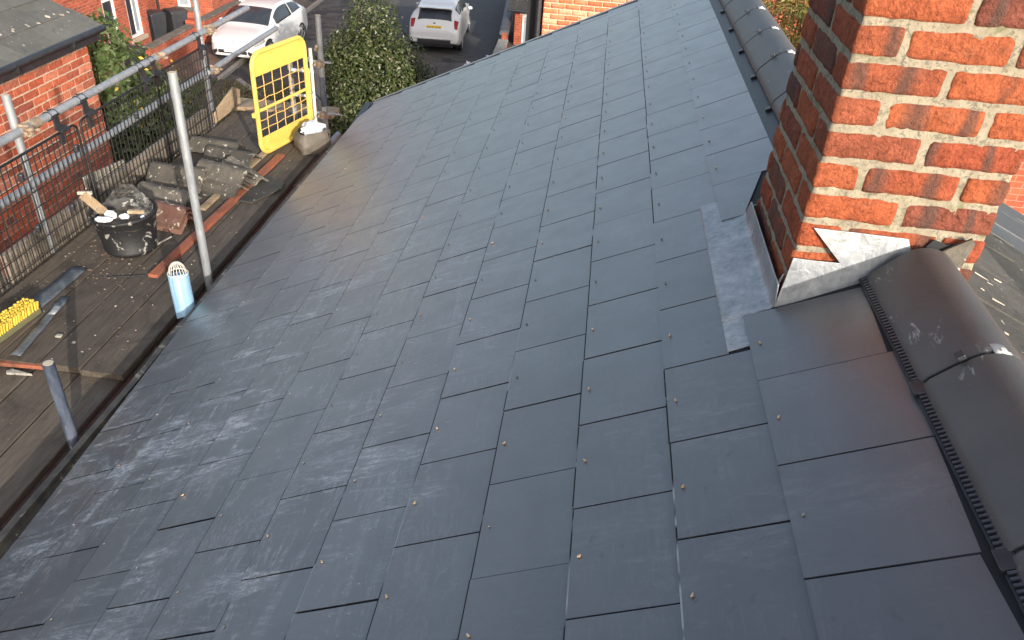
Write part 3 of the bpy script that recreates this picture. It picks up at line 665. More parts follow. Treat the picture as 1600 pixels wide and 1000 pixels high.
MB().tube((-.60, 5.31, .385), (-.36, 5.31, .385), .012, 8).build('gate_hinge_bar', 'galv', sc)
MB().tube((-.62, 5.31, -.065), (-.30, 5.31, -.065), .012, 8).build('gate_hinge_bar', 'galv', sc)
wr = MB(); wr.sweep([(-.445, 5.31, .0), (-.445, 5.31, .05), (-.447, 5.31, .14), (-.446, 5.31, .26)], [.026, .029, .0265, .0255], 12)
wr.build('tape_wrap', 'blackpole', sc, label='dark blue tape wound round the tube')
MB().sweep([(-.78, 5.36, .275), (-.62, 5.34, .18), (-.46, 5.29, .06)], .014, 8, flat=.5).build('strap', 'membrane', sc)
# boards: lower lift first, then the upper ones lying on it
def board(x0, x1, y0, y1, z0, z1, mat='board', tilt=0):
    m = MB(); n = 14; vs = []
    for i in range(n+1):
        yy = y0+(y1-y0)*i/n
        wv_ = .004*noise.noise(Vector((yy*1.3, x0*3, 0)))
        for (x, z) in ((x0, z0), (x1, z0), (x1, z1-.004), (x1-.004, z1), (x0+.004, z1), (x0, z1-.004)):
            vs.append((x+wv_*.6, yy, z+wv_))
    m.add(vs, [(i*6+j, i*6+(j+1) % 6, (i+1)*6+(j+1) % 6, (i+1)*6+j) for i in range(n) for j in range(6)]+[tuple(range(6)), tuple(range(n*6+5, n*6-1, -1))])
    return m.build('board', mat, sc)
x = -.335
for i, (y0, y1) in enumerate([(1.65, 5.0), (1.66, 5.62), (1.655, 5.6), (1.67, 5.55)]):
    xx = x-.232*i; board(xx-.225, xx, y0, y1, ZD-.038+rng.uniform(-.002, .002), ZD+rng.uniform(-.0015, .0015))
board(-1.37, -1.265, 1.68, 5.5, ZD-.04, ZD-.006)
for i in range(5):
    xx = -.36-.235*i; board(xx-.225, xx, -1.6, 4.2, ZD-.082, ZD-.043+rng.uniform(-.002, .001))
board(-.33, -.21, 1.72, 3.3, ZD-.085, ZD-.05)
board(-1.6, -.5, 5.66, 5.9, ZD-.05, ZD-.012, 'palewood')
# toe board outside the mesh
for y0, y1 in ((-1.2, 2.35), (2.4, 5.1)):
    m = MB().bb(-1.475, -1.437, y0, y1, -.245, -.055); m.build('toe_board', 'toeboard', sc, bevel=.004)
o = MB().prism([(-1.38, 5.12, -.19), (-1.38, 5.66, -.19), (-1.38, 5.69, -.06), (-1.38, 5.57, .0), (-1.38, 5.12, -.10)], (-.022, 0, 0)).build('toe_board_offcut', 'palewood', sc, bevel=.004)

# ------------------------------------------------------------------ mesh guards hung on the rail
def guard(y0, y1, z0, z1, label, x=-1.37, lean=.0, dark=1.0):
    t = thing('mesh_guard', label, 'mesh guard', group='black mesh guard panels along the scaffold')
    r = .045; fr = []
    for cy, cz, a0 in ((y1-r, z1-r, 0), (y0+r, z1-r, 90), (y0+r, z0+r, 180), (y1-r, z0+r, 270)):
        for k in range(5):
            a = R(a0+22.5*k); fr.append((x, cy+r*math.cos(a), cz+r*math.sin(a)))
    MB().sweep(fr, .0078, 8, closed=True).build('frame', 'mesh', t)
    y = y0+.045; i = 0
    while y < y1-.02:
        rr = .0046 if i % 2 else .0034
        MB().tube((x+.004, y, z0), (x+.004, y, z1), rr, 5, cap=False).build('upright_wire', 'mesh', t); y += .0475; i += 1
    z = z0+.075
    while z < z1-.03:
        MB().tube((x-.003, y0, z), (x-.003, y1, z), .0034, 5, cap=False).build('cross_wire', 'mesh', t); z += .098
    return t
def mbracket(t, y, x=-1.40, z=.58):
    m = MB()
    for d in (-.03, .03): m.sweep([(x+.0275*math.cos(a), y+d, z+.0275*math.sin(a)) for a in [2*math.pi*q/14 for q in range(14)]], .0055, 6, closed=True)
    m.box((x+.031, y, z+.0), (.01, .075, .012)); m.box((x-.005, y, z+.031), (.02, .012, .008)); m.box((x+.03, y, z-.045), (.012, .05, .06))
    b = m.build('rail_clip', 'blackplastic', t)
    p = MB(); p.box((x+.052, y+.01, z-.085), (.055, .085, .008), Matrix.Rotation(R(18), 3, 'Y'))
    for q in range(6): p.box((x+.052, y-.022+q*.0135, z-.079), (.05, .004, .008), Matrix.Rotation(R(18), 3, 'Y'))
    p.box((x+.03, y+.01, z-.15), (.02, .035, .07))
    p.build('ribbed_plate', 'blackplastic', b)
ga = guard(1.35, 3.235, -.24, .47, 'mesh guard panel nearest the broom, in front of the brick wall')
gb = guard(3.275, 4.42, -.24, .475, 'middle mesh guard panel, behind the black bucket')
gc = guard(4.30, 5.16, -.26, .48, 'farthest mesh guard panel, in front of the pale toe board and beside the slanting tube', x=-1.385)
mbracket(ga, 1.75); mbracket(ga, 3.06); mbracket(gb, 3.37); mbracket(gb, 4.10); mbracket(gc, 4.27); mbracket(gc, 5.02)
for y, z in ((2.62, .36), (2.63, .02), (3.16, .33), (2.98, .0), (3.9, .3)):
    MB().box((-1.36, y, z), (.03, .035, .05), rz(.2)).build('wire_tie', 'blackplastic', ga if y < 3.2 else gb, bevel=.008)

# ------------------------------------------------------------------ yellow gate and ladder
gate = thing('scaffold_gate', 'yellow steel safety gate with a wire grid, standing at the ladder opening', 'gate')
P1 = Vector((-.72, 4.52, 0)); D = (Vector((-.545, 5.2, 0))-P1); Wg = D.length; D.normalize(); Nn = Vector((D.y, -D.x, 0))
def gp(s, z, off=0): return P1+D*s+Nn*off+Vector((0, 0, z))
z0, z1, r = -.175, .625, .10
fr = []
for cs, cz, a0 in ((Wg-r, z1-r, 0), (r, z1-r, 90), (r, z0+r, 180), (Wg-r, z0+r, 270)):
    for k in range(7):
        a = R(a0+15*k); fr.append(gp(cs+r*math.cos(a), cz+r*math.sin(a)))
MB().sweep(fr, .019, 10, closed=True).build('frame', 'yellow', gate)
Hh = z1-z0
def panel(za, zb, top):
    pts = [p for p in []]
    q = []
    if top:
        q = [gp(.012, za), gp(Wg-.012, za)]
        for cs, a0 in ((Wg-r, 0), (r, 90)):
            for k in range(7): a = R(a0+15*k); q.append(gp(cs+(r-.008)*math.cos(a), z1-r+(r-.008)*math.sin(a)))
    else:
        q = [gp(Wg-.012, zb), gp(.012, zb)]
        for cs, a0 in ((r, 180), (Wg-r, 270)):
            for k in range(7): a = R(a0+15*k); q.append(gp(cs+(r-.008)*math.cos(a), z0+r+(r-.008)*math.sin(a)))
    MB().prism([p-Nn*.002 for p in q], Nn*.004).build('sheet_panel', 'yellow', gate)
panel(z1-.22*Hh, 0, True); panel(0, z0+.17*Hh, False)
MB().tube(gp(.01, z1-.555*Hh), gp(Wg-.01, z1-.555*Hh), .013, 8).build('mid_rail', 'yellow', gate)
for i in range(1, 6):
    s = Wg*i/6; mbz = [z0+.16*Hh+(z1-.21*Hh-z0-.16*Hh)*k/8 for k in range(9)]
    MB().sweep([gp(s+.009*noise.noise(Vector((i*3.1, k*.8, 0))), zz, .004) for k, zz in enumerate(mbz)], .0042, 6).build('upright_rod', 'yellowrod', gate)
for j, fz in enumerate((.33, .46, .66, .755)):
    zz = z1-fz*Hh
    MB().sweep([gp(Wg*k/8, zz+.012*noise.noise(Vector((k*.7, j*4.2, 1))), -.003) for k in range(9)], .0042, 6).build('cross_rod', 'yellowrod', gate)
MB().box(gp(-.03, z1-.575*Hh), (.03, .05, .035), rz(math.atan2(D.y, D.x)-math.pi/2)).build('latch', 'yellow', gate, bevel=.004)
hp = MB().tube(gp(Wg+.035, z0+.06), gp(Wg+.035, z1-.28), .011, 8).build('hinge_post', 'yellow', gate)
for fz in (.25, .62, .9): MB().sweep([gp(Wg, z1-fz*Hh), gp(Wg+.10, z1-fz*Hh)], .010, 8).build('hinge', 'galv', gate)
MB().tube(gp(Wg+.085, -.17), gp(Wg+.085, .50), .0155, 10).build('hinge_tube', 'wirewhite', gate)
lad = thing('ladder', 'aluminium ladder rising through the opening behind the yellow gate', 'ladder')
for xx, zt, mt in ((-.80, .36, 'concrete'), (-.555, .30, 'galv')):
    MB().box((xx, 5.50-.0*zt, (zt+GZ)/2), (.028, .05, zt-GZ)).build('stile', mt, lad)
for i in range(20):
    zz = .235-.225*i; MB().tube((-.80, 5.5, zz), (-.55, 5.5, zz), .014, 8).build('rung', 'white', lad)

# ------------------------------------------------------------------ things lying on the boards
def ridge_old(mat, L=.42, w=.11, h=.085, tk=.016):
    m = MB(); pr = [(-w, 0), (-w*.15, h), (w*.15, h), (w, 0), (w-tk, 0), (w*.1, h-tk), (-w*.1, h-tk), (-w+tk, 0)]
    n = 10; vs = []
    for i in range(n+1):
        yy = -L/2+L*i/n
        for j, (a, z) in enumerate(pr): vs.append((a+.004*noise.noise(Vector((yy*20, j, 1))), yy+(.006*noise.noise(Vector((a*60, z*60, i))) if i in (0, n) else 0), z+.004*noise.noise(Vector((yy*18, j*2, 5)))))
    k = len(pr)
    m.add(vs, [(i*k+j, i*k+(j+1) % k, (i+1)*k+(j+1) % k, (i+1)*k+j) for i in range(n) for j in range(k)])
    for e in (0, n):
        b = e*k; m.add([vs[b+q] for q in range(k)], [(0, 1, 6, 7), (1, 2, 5, 6), (2, 3, 4, 5)])
    return m.mesh('old_ridge_tile', mat)
RM = {q: ridge_old(q) for q in ('oldtile', 'redtile')}
def rtile(x, y, z, ang, label, group, mat='oldtile', tx=0, ty=0):
    o = link('old_ridge_tile', RM[mat], None, (x, y, z)); o.rotation_euler = (tx, ty, ang); tag(o, label, 'ridge tile', group); return o
# three nested tiles in the rear stack, laid across the boards
NTH = ['lowest', 'second from the bottom', 'third from the bottom', 'fourth from the bottom', 'topmost']
for i in range(4): rtile(-1.08+rng.uniform(-.012, .012), 3.80+.018*i, ZD+.026*i, R(88)+rng.uniform(-.03, .03), 'old grey ridge tile in the rear stack by the mesh, ' + (NTH[i] if i < 3 else 'topmost'), 'nested ridge tiles in the rear stack')
for i in range(5): rtile(-.80+.012*i, 3.84+.016*i, ZD+.025*i, R(74)+rng.uniform(-.06, .06), 'old grey ridge tile fanned behind the slanting tube, ' + ('lowest', 'second lowest', 'middle', 'second highest', 'topmost')[i] + ' of five', 'ridge tiles fanned on the right of the rear stack')
for i in range(3): rtile(-.93, 3.27+.01*i, ZD+.028*i, R(80)+rng.uniform(-.03, .03), 'old red brown ridge tile beside the black bucket, ' + ('lowest', 'middle', 'top')[i] + ' of three', 'red brown tiles beside the bucket', 'redtile')
rtile(-1.02, 3.52, ZD+.055, R(78), 'weathered grey ridge tile on top, leaning between the two stacks', None, 'oldtile', tx=0)
rtile(-.92, 4.40, ZD+.01, R(80), 'lichen-spotted grey ridge tile lying at the foot of the yellow gate', None, 'oldtile')
rtile(-1.12, 4.56, ZD+.012, R(85), 'lichen-spotted grey ridge tile behind the rear stack, by the mesh', None, 'oldtile')
rtile(-.70, 4.13, ZD+.0, R(55), 'broken grey tile with a pale face lying right of the rear stack', None, 'oldtile', tx=.1)
def slab(name, poly, z, tk, mat, label, cat, tilt=0, group=None, bevel=.003):
    c = Vector((sum(p[0] for p in poly)/len(poly), sum(p[1] for p in poly)/len(poly), z))
    m = MB(); n = len(poly); bot = []; top = []
    for p in poly:
        dz = (p[0]-c.x)*tilt
        bot.append((p[0]-c.x, p[1]-c.y, dz)); top.append((p[0]-c.x, p[1]-c.y, dz+tk))
    m.add(bot+top, [tuple(range(n))[::-1], tuple(range(n, 2*n))]+[(i, (i+1) % n, (i+1) % n+n, i+n) for i in range(n)])
    return tag(m.build(name, mat, None, bevel, loc=c), label, cat, group)
slab('broken_slate', [(-.67, 3.80), (-.60, 3.70), (-.47, 3.68), (-.345, 3.98), (-.37, 4.07), (-.46, 4.12), (-.55, 4.17), (-.59, 4.02)], ZD+.003, .012, 'oldslate', 'broken grey slate lying flat over the orange batten by the roof edge', 'slate', .02)
bt = MB().prism([(-.675, 2.57, ZD+.001), (-.615, 2.57, ZD+.001), (-.555, 4.58, ZD+.001), (-.615, 4.58, ZD+.001)], (0, 0, .024))
tag(bt.build('timber_batten', 'redwood', None, .003), 'long orange stained batten lying along the boards below the slanting tube', 'batten')
bt = MB().box((-.745, 4.1, ZD+.012), (.05, 1.2, .02), rz(-.03)); tag(bt.build('timber_batten', 'palewood', None, .003), 'plain brown batten beside the orange one, running under the gate', 'batten')
bt = MB().box((-.90, 1.648, ZD-.018), (.27, .024, .022), rz(.06)); tag(bt.build('timber_batten', 'redwood', None, .002), 'short red brown batten against the board ends next to the dark tube', 'batten')
# lead strips and offcut
def strip(name, pts, wd, z, mat, label, cat, curl=0):
    m = MB(); n = len(pts); vs = []
    for i, (x, y) in enumerate(pts):
        a = Vector(pts[min(i+1, n-1)])-Vector(pts[max(i-1, 0)]); a.normalize(); nn = Vector((-a.y, a.x))
        for k in (-.5, -.17, .17, .5):
            vs.append((x+nn.x*wd*k, y+nn.y*wd*k, z+.004+abs(.012*noise.noise(Vector((x*9, y*9, k*2))))))
    m.add(vs, [(i*4+j, i*4+j+1, i*4+4+j+1, i*4+4+j) for i in range(n-1) for j in range(3)], True)
    o = m.build(name, mat); s = o.modifiers.new('s', 'SOLIDIFY'); s.thickness = .0025
    return tag(o, label, cat)
strip('lead_strip', [(-1.12+.0*i, 2.58-.045*i) for i in range(12)], .10, ZD, 'leadold', 'wide crumpled grey lead strip lying along the foot of the mesh', 'lead strip')
strip('lead_strip', [(-1.01+.0062*i, 2.25-.047*i) for i in range(13)], .055, ZD, 'leadold', 'narrow dark metal strip lying on the boards beside the broom', 'metal strip')
strip('lead_offcut', [(-1.00, 2.17), (-.985, 2.13), (-.975, 2.09), (-.968, 2.06)], .04, ZD+.012, 'lead', 'small curled shiny lead offcut between the two metal strips', 'lead offcut')
# broom head
br = thing('broom', 'broom head with yellow bristles up, at the foot of the mesh', 'broom')
bx = Vector((-1.115, 1.80, ZD)); ra = rz(R(-6))
def bl(x, y, z): return bx+ra @ Vector((x, y, z))
m = MB(); m.box(bl(.0, -.05, .02), (.085, .68, .035), ra); m.build('stock', 'greenbristle', br, bevel=.006)
m = MB()
for i in range(38):
    for j in range(5):
        yy = -.37+.0175*i+rng.uniform(-.002, .002); xx = -.032+.016*j
        if i in (18, 19): continue
        q = bl(xx, yy, .036); m.sweep([q, q+ra @ Vector((xx*.35+rng.uniform(-.004, .004), rng.uniform(-.004, .004), .055+rng.uniform(-.005, .004)))], [.0068, .0078], 5)
m.build('bristles', 'bristle', br, kind='stuff')
# bucket with rubbish
bk = thing('bucket', 'black rubber builders bucket full of rubbish beside the mesh guard', 'bucket')
BC = Vector((-.96, 2.90, ZD+.002))
prof = [(.0, .0), (.150, .0), (.158, .012), (.162, .03), (.158, .034), (.186, .235), (.190, .24), (.198, .243), (.20, .262), (.194, .266), (.186, .255), (.150, .02), (0, .018)]
vs, fs = grid(lambda a, b: (lambda k, f: (lambda r_, z_: BC+Vector((math.cos(2*math.pi*a)*r_*(1+.03*math.cos(4*math.pi*a)), math.sin(2*math.pi*a)*r_, z_+(.012*math.sin(2*math.pi*a+1) if z_ > .2 else 0))))(
    prof[k][0]+(prof[min(k+1, 12)][0]-prof[k][0])*f, prof[k][1]+(prof[min(k+1, 12)][1]-prof[k][1])*f))(min(12, int(b*12)), b*12-min(12, int(b*12))), 32, 12)
m = MB(); m.add(vs, fs, True); m.build('shell', 'bucket', bk)
MB().sweep([BC+Vector((-.205+.0*math.sin(a), .03*math.cos(a)*2, .20+.06*math.sin(a))) for a in [math.pi*q/8 for q in range(9)]], .009, 6).build('handle', 'bucket', bk)
MB().sweep([BC+Vector((.05*math.cos(a), .185, .255+.055*math.sin(a))) for a in [math.pi*q/8 for q in range(9)]], .009, 6).build('handle', 'bucket', bk)
m = MB(); vs, fs = grid(lambda a, b: BC+Vector((math.cos(2*math.pi*a)*.183*b, math.sin(2*math.pi*a)*.183*b, .20+.03*noise.noise(Vector((math.cos(6.28*a)*b*4, math.sin(6.28*a)*b*4, 0))))), 24, 8)
m.add(vs, fs, True); tag(m.build('rubbish_fill', 'bag'), 'dark rubbish heaped inside the black bucket', 'rubbish')
# crumpled clear plastic rising out of it
m = MB(); vs, fs = grid(lambda a, b: BC+Vector((math.cos(R(-10)+R(215)*a)*(.185+.02*noise.noise(Vector((a*7, b*3, 0)))-.10*b*b), math.sin(R(-10)+R(215)*a)*(.185-.07*b*b)+.03*noise.noise(Vector((a*9, b*5, 3))), .22+.135*b*(.45+.8*math.sin(math.pi*a))+.03*noise.noise(Vector((a*11, b*6, 5))))), 40, 12)
m.add(vs, fs, True); tag(m.build('plastic_sheet', 'film'), 'crumpled clear plastic sheet spilling over the back of the black bucket', 'plastic sheet')
tag(MB().box(BC+Vector((-.165, -.03, .30)), (.07, .012, .17), Matrix.Rotation(R(-35), 3, 'Y') @ Matrix.Rotation(R(12), 3, 'X')).build('plywood_offcut', 'palewood', None, .002), 'pale plywood offcut sticking up at the left rim of the bucket', 'wood offcut')
tag(MB().box(BC+Vector((-.20, -.04, .375)), (.085, .02, .02), rz(.25)).build('foam_offcut', 'chip', None, .003), 'cream foam offcut on top of the plywood piece at the bucket rim', 'foam offcut')
WL = ['white plastic cup lying in the bucket', 'small white scrap at the middle of the bucket', 'long white rag over the front rim of the bucket', 'tiny white scrap at the right rim of the bucket']
for (dx, dy, dz, sx, sy, sz), lb in zip([(-.06, -.05, .245, .035, .03, .03), (.02, -.03, .235, .03, .022, .018), (-.055, -.13, .255, .055, .03, .014), (.155, -.05, .255, .014, .014, .012)], WL):
    bm = bmesh.new(); bmesh.ops.create_icosphere(bm, subdivisions=3, radius=1)
    for v in bm.verts: v.co = Vector((v.co.x*sx, v.co.y*sy, v.co.z*sz))*(1+.35*noise.noise(v.co*2.2+Vector((dx*50, 0, 0))))
    me = bpy.data.meshes.new('scrap'); bm.to_mesh(me); bm.free(); me.materials.append(M['whitestuff']); tag(link('white_scrap', me, None, BC+Vector((dx, dy, dz))), lb, 'scrap')
tag(MB().box(BC+Vector((.07, .02, .25)), (.10, .03, .02), rz(.2)).build('wood_scrap', 'palewood', None, .004), 'orange brown wood scrap among the rubbish in the bucket', 'wood scrap')
# cream board behind the bucket, outside the mesh
tag(MB().prism([(-1.50, 3.36, .03), (-1.50, 3.86, -.04), (-1.50, 3.86, -.25), (-1.50, 3.36, -.17)], (-.02, 0, 0)).build('cream_board', 'chip', None, .003), 'cream insulation board leaning outside the mesh behind the bucket', 'board')
# sack with white bag, by the far standard
m = MB(); SC = Vector((-.40, 4.83, ZD))
vs, fs = grid(lambda a, b: SC+Vector((math.cos(6.2832*a)*(.13+.03*math.cos(12.57*a))*min(1, .75+.6*b*(1-b)*2)*(1-.12*b), math.sin(6.2832*a)*(.20+.02*math.sin(12*a))*(.85+.5*b*(1-b)), .17*b))+noise.noise_vector(Vector((a*6, b*4, 1)))*.018, 32, 8)
m.add(vs, fs, True); tag(m.build('sack', 'bag'), 'open grey brown sack at the corner of the boards by the roof edge', 'sack')
bm = bmesh.new(); bmesh.ops.create_icosphere(bm, subdivisions=4, radius=1)
for v in bm.verts: v.co = Vector((v.co.x*.085, v.co.y*.12, v.co.z*.05))*(1+.55*noise.noise(v.co*2.6))
me = bpy.data.meshes.new('bag'); bm.to_mesh(me); bm.free(); me.materials.append(M['whitestuff']); tag(link('white_bag', me, None, SC+Vector((.0, .02, .155))), 'crumpled white plastic bag inside the open sack', 'bag')
# pale blue pipe with a wire cage
pp = thing('pipe_offcut', 'pale blue plastic pipe standing at the gutter with a white wire cage in its mouth', 'pipe')
PB = [Vector((-.235, 2.17, -.17)), Vector((-.262, 2.215, -.10)), Vector((-.285, 2.25, -.03)), Vector((-.297, 2.27, .05))]
m = MB()
m.sweep(PB, [.052, .055, .056, .056], 28, cap=False, flat=.8); m.sweep(PB[::-1], [.052, .052, .051, .048], 28, cap=False, flat=.8)
m.build('pipe', 'bluepipe', pp)
top = PB[-1]
MB().sweep([top+Vector((.055*math.cos(a), .05*math.sin(a), .003)) for a in [6.2832*q/24 for q in range(24)]], .004, 6, closed=True).build('rim', 'wirewhite', pp)
for q in range(8):
    a = math.pi*q/8
    MB().sweep([top+Vector((.047*math.cos(a)*math.cos(b), .043*math.sin(a)*math.cos(b), .004+.07*math.sin(b))) for b in [math.pi*k/10 for k in range(11)]], .0024, 5).build('cage_wire', 'wirewhite', pp)
# loose bits
bit = MB()
for i in range(520):
    yy = rng.uniform(1.7, 5.2); xx = rng.uniform(-1.33, -.36)
    if rng.random() < .5: xx = -1.05+rng.gauss(0, .15); yy = 2.9+rng.gauss(0, .4)
    if xx > -.36 or xx < -1.34 or yy < 1.68: continue
    s_ = rng.uniform(.0015, .0055)
    bit.box((xx, yy, ZD+s_*.5), (s_*rng.uniform(1, 3), s_*2, s_), rz(rng.uniform(0, 3)))
bit.build('rubble_crumbs', 'rubble', None, kind='stuff')
bit = MB()
for i in range(45):
    bit.box((rng.uniform(-1.3, -.37), rng.uniform(1.7, 4.6), ZD+.003), (rng.uniform(.004, .014), rng.uniform(.003, .008), .003), rz(rng.uniform(0, 3)))
bit.build('pale_chippings', 'chip', None, kind='stuff')
bits = [(-.86, 1.60, ZD-.043, .13, .03, 'pale pointed stone shard on the lower boards left of the dark tube'), (-.83, 1.90, ZD, .035, .03, 'round pale pebble near the end of the narrow metal strip'), (-.72, 1.86, ZD, .02, .02, 'small pale pebble in the middle of the upper boards')]
for x, y, z, a, b, lb in bits:
    if a > .1: m = MB().prism([(-a/2, -b/2, 0), (a/2, 0, 0), (-a/2, b/2+.01, 0), (-a/2-.01, 0, 0)], (0, 0, .014)); nm, ct = 'stone_shard', 'stone'
    else: m = rough_box(a, b, .012, .008, .005, .002, 2); nm, ct = 'pebble', 'pebble'
    tag(m.build(nm, 'concrete', None, .002 if a > .1 else 0, loc=(x, y, z+.003)), lb, ct)
tag(MB().tube((-.93, 2.50, ZD+.006), (-.70, 2.58, ZD+.006), .004, 6).build('cable_offcut', 'blackplastic'), 'thin black cable offcut lying on the boards in front of the bucket', 'cable')
tag(MB().box((-.80, 3.02, ZD+.006), (.008, .13, .008), rz(-.3)).build('wood_splinter', 'chip'), 'pale wood splinter beside the bucket, pointing at the tile stack', 'splinter')

# ------------------------------------------------------------------ neighbour's brick building on the left
nb = thing('outbuilding', 'neighbouring brick building with grey slate roof and black gutter, left of the scaffold', 'building')
NX, NY1 = -3.6, 6.87
wl = MB().bb(NX-5, NX-.007, -1, NY1-.007, GZ, -.07).build('wall', 'mortar2', nb)
nbm = {}
def nbrick(L, i):
    k = (round(L, 3), i)
    if k not in nbm:
        m = rough_box(.1, L, .070, .035, .004, .0035, i+L*3); m.sm = [False]*len(m.f); nbm[k] = m.mesh('brick', 'brick2')
    return nbm[k]
cnt = 0; rest = MB()
for row in range(61):
    z = -.075-.042-.084*row
    y = NY1; first = .225 if row % 2 else .108
    while y > -.8:
        L = first if y == NY1 else .225
        if row % 5 == 0 and y != NY1: L = .108
        ya = y-L
        if ya > 4.35-.0*row and cnt < 296:
            o = link('brick', nbrick(L, rng.randrange(4)), wl, (NX-.05+rng.uniform(-.002, .003), ya+L/2, z+rng.uniform(-.002, .002))); o.rotation_euler = (rng.uniform(-.008, .008), 0, rng.uniform(-.008, .008)); cnt += 1
        else: rest.box((NX-.05, ya+L/2, z), (.1, L, .07))
        y = ya-.011
rest.build('brick_field', 'brick2', wl, kind='stuff')
PN = R(25); cn, sn = math.cos(PN), math.sin(PN)
nr = MB().prism([(NX+.12, -1, .04), (NX+.12, NY1+.10, .04), (NX+.12-4*cn, NY1+.10, .04+4*sn), (NX+.12-4*cn, -1, .04+4*sn)], (0, 0, -.03)).build('roof', 'underlay', nb)
nsm = {}
row = 0; d = -.03
while d < 2.6:
    y = 3.2-(.25 if row % 2 else 0)
    while y < NY1+.12:
        ya, yb = y+.002, min(y+.5, NY1+.13)-.002; y += .5
        if yb-ya < .06: continue
        key = round(yb-ya, 3)
        if key not in nsm:
            h = (yb-ya)/2
            nsm[key] = MB().add([(0, -h, .012), (0, h, .012), (-.36, h, .002), (-.36, -h, .002), (0, -h, .003), (0, h, .003), (-.36, h, -.004), (-.36, -h, -.004)],
                                [(0, 1, 2, 3), (7, 6, 5, 4), (0, 4, 5, 1), (1, 5, 6, 2), (2, 6, 7, 3), (3, 7, 4, 0)]).mesh('slate', 'nslate')
        o = link('slate', nsm[key], nr, (NX+.12-d*cn, (ya+yb)/2, .045+d*sn+rng.uniform(0, .004))); o.rotation_euler = (rng.uniform(-.006, .006), PN+rng.uniform(-.008, .008), rng.uniform(-.006, .006))
    d += .30; row += 1
gm = MB(); GG = [(0, .05), (-.005, 0), (-.03, -.035), (-.07, -.05), (-.11, -.03), (-.125, .04)]
gm.sweep([(NX+.145, -1, .015), (NX+.145, NY1+.14, .015)], .036, 12); gm.build('gutter', 'blackplastic', nb)
MB().bb(NX, NX+.11, -1, NY1+.1, -.10, .035).build('fascia', 'blackplastic', nb)
for y in (4.6, 5.5, 6.4): MB().bb(NX+.10, NX+.188, y-.012, y+.012, -.04, .03).build('gutter_bracket', 'blackplastic', nb)
mo = MB()
for i in range(34):
    dd = rng.choice([.28, .3, .32, .9, .93]) if rng.random() < .7 else rng.uniform(.1, 1.5); yy = rng.uniform(5.2, 6.9)
    mo.box((NX+.12-dd*cn, yy, .058+dd*sn), (rng.uniform(.01, .03), rng.uniform(.012, .05), .008), Matrix.Rotation(PN, 3, 'Y') @ rz(rng.uniform(0, 3)))
mo.build('lichen_dabs', 'chip', nr, kind='stuff')

# ------------------------------------------------------------------ bay-fronted house across the gardens
hb = thing('bay_house', 'red brick house with tall white bay windows beyond the leafy shrub', 'house')
BX, BZ = -12.4, GZ
m = MB()
m.bb(-20, -13.6, 15, 26.2, GZ, 1.2); m.bb(-20, -11.5, 26.2, 34, GZ, 1.2)
# bay: piers between the lights, apron below, so that the windows sit in real openings
WIN = [(21.15, 21.80), (22.37, 23.10)]; WZ = -4.64
ys = [17.5, WIN[0][0], WIN[0][1], WIN[1][0], WIN[1][1], 23.46]
for a, b in ((ys[0], ys[1]), (ys[2], ys[3]), (ys[4], ys[5])): m.bb(-13.6, BX, a, b, GZ, .6)
for a, b in WIN: m.bb(-13.6, BX, a, b, GZ, WZ); m.bb(-13.6, BX, a, b, -2.6, .6); m.bb(-13.6, BX-.35, a, b, WZ, -2.6)
m.build('wall', 'wall_y', hb)
cw = MB().bb(-13.58, -11.52, 26.18, 26.195, GZ, 1.1).build('wall', 'wall_x', hb)
for i, (a, b) in enumerate(WIN):
    f = MB()
    for y0, y1 in ((a, a+.07), (b-.07, b)): f.bb(BX-.12, BX-.03, y0, y1, WZ, -2.6)
    f.bb(BX-.12, BX-.03, a+.07, b-.07, WZ, WZ+.08); f.bb(BX-.12, BX-.03, a+.07, b-.07, -3.35, -3.29)
    w_ = f.build('window_frame', 'white', hb)
    MB().bb(BX-.09, BX-.07, a+.07, b-.07, WZ+.08, -2.6).build('pane', 'glass', w_)
    if i: MB().bb(BX-.105, BX-.05, b-.33, b-.10, WZ+.10, -3.4).build('opening_light', 'white', w_); MB().bb(BX-.05, BX-.045, b-.30, b-.13, WZ+.14, -3.45).build('pane', 'doorgrey', w_)
    MB().bb(BX-.02, BX+.09, a-.08, b+.08, WZ-.12, WZ-.004).build('sill', 'stone', hb, bevel=.01)
f = MB(); f.bb(-12.72, -12.66, 26.12, 26.17, -4.45, -3.6); f.bb(-12.34, -12.28, 26.12, 26.17, -4.45, -3.6); f.bb(-12.66, -12.34, 26.12, 26.17, -4.45, -4.38)
w_ = f.build('window_frame', 'white', hb); MB().bb(-12.66, -12.34, 26.14, 26.15, -4.38, -3.6).build('pane', 'doorgrey', w_)
MB().bb(-12.85, -12.18, 26.05, 26.17, -4.56, -4.455).build('sill', 'coping', hb)
MB().tube((-13.45, 26.1, GZ), (-13.45, 26.1, 0), .045, 10).build('downpipe', 'blackplastic', hb)
def gwall(label, x, y0, y1, zt, wd=.22, pier=None):
    t = thing('garden_wall', label, 'wall', group=None)
    MB().bb(x-wd/2, x+wd/2, y0, y1, GZ, zt-.06).build('brickwork', 'wall_y', t)
    n = max(1, int((y1-y0)/.6))
    for i in range(n):
        a = y0+(y1-y0)*i/n; MB().bb(x-wd/2-.04, x+wd/2+.04, a+.006, a+(y1-y0)/n-.006, zt-.058+rng.uniform(0, .006), zt+rng.uniform(-.008, .008)).build('coping_stone', 'coping', t, bevel=.012)
    if pier: MB().bb(x-.17, x+.17, pier-.16, pier+.16, GZ, zt+.12).build('pier', 'wall_y', t)
    return t
gwall('low garden wall with weathered coping in front of the two wheelie bins', -11.35, 21.3, 24.1, -4.5, pier=24.3)
gwall('low brick garden wall with dark coping behind the white hatchback', -11.35, 24.9, 29.5, -4.5)
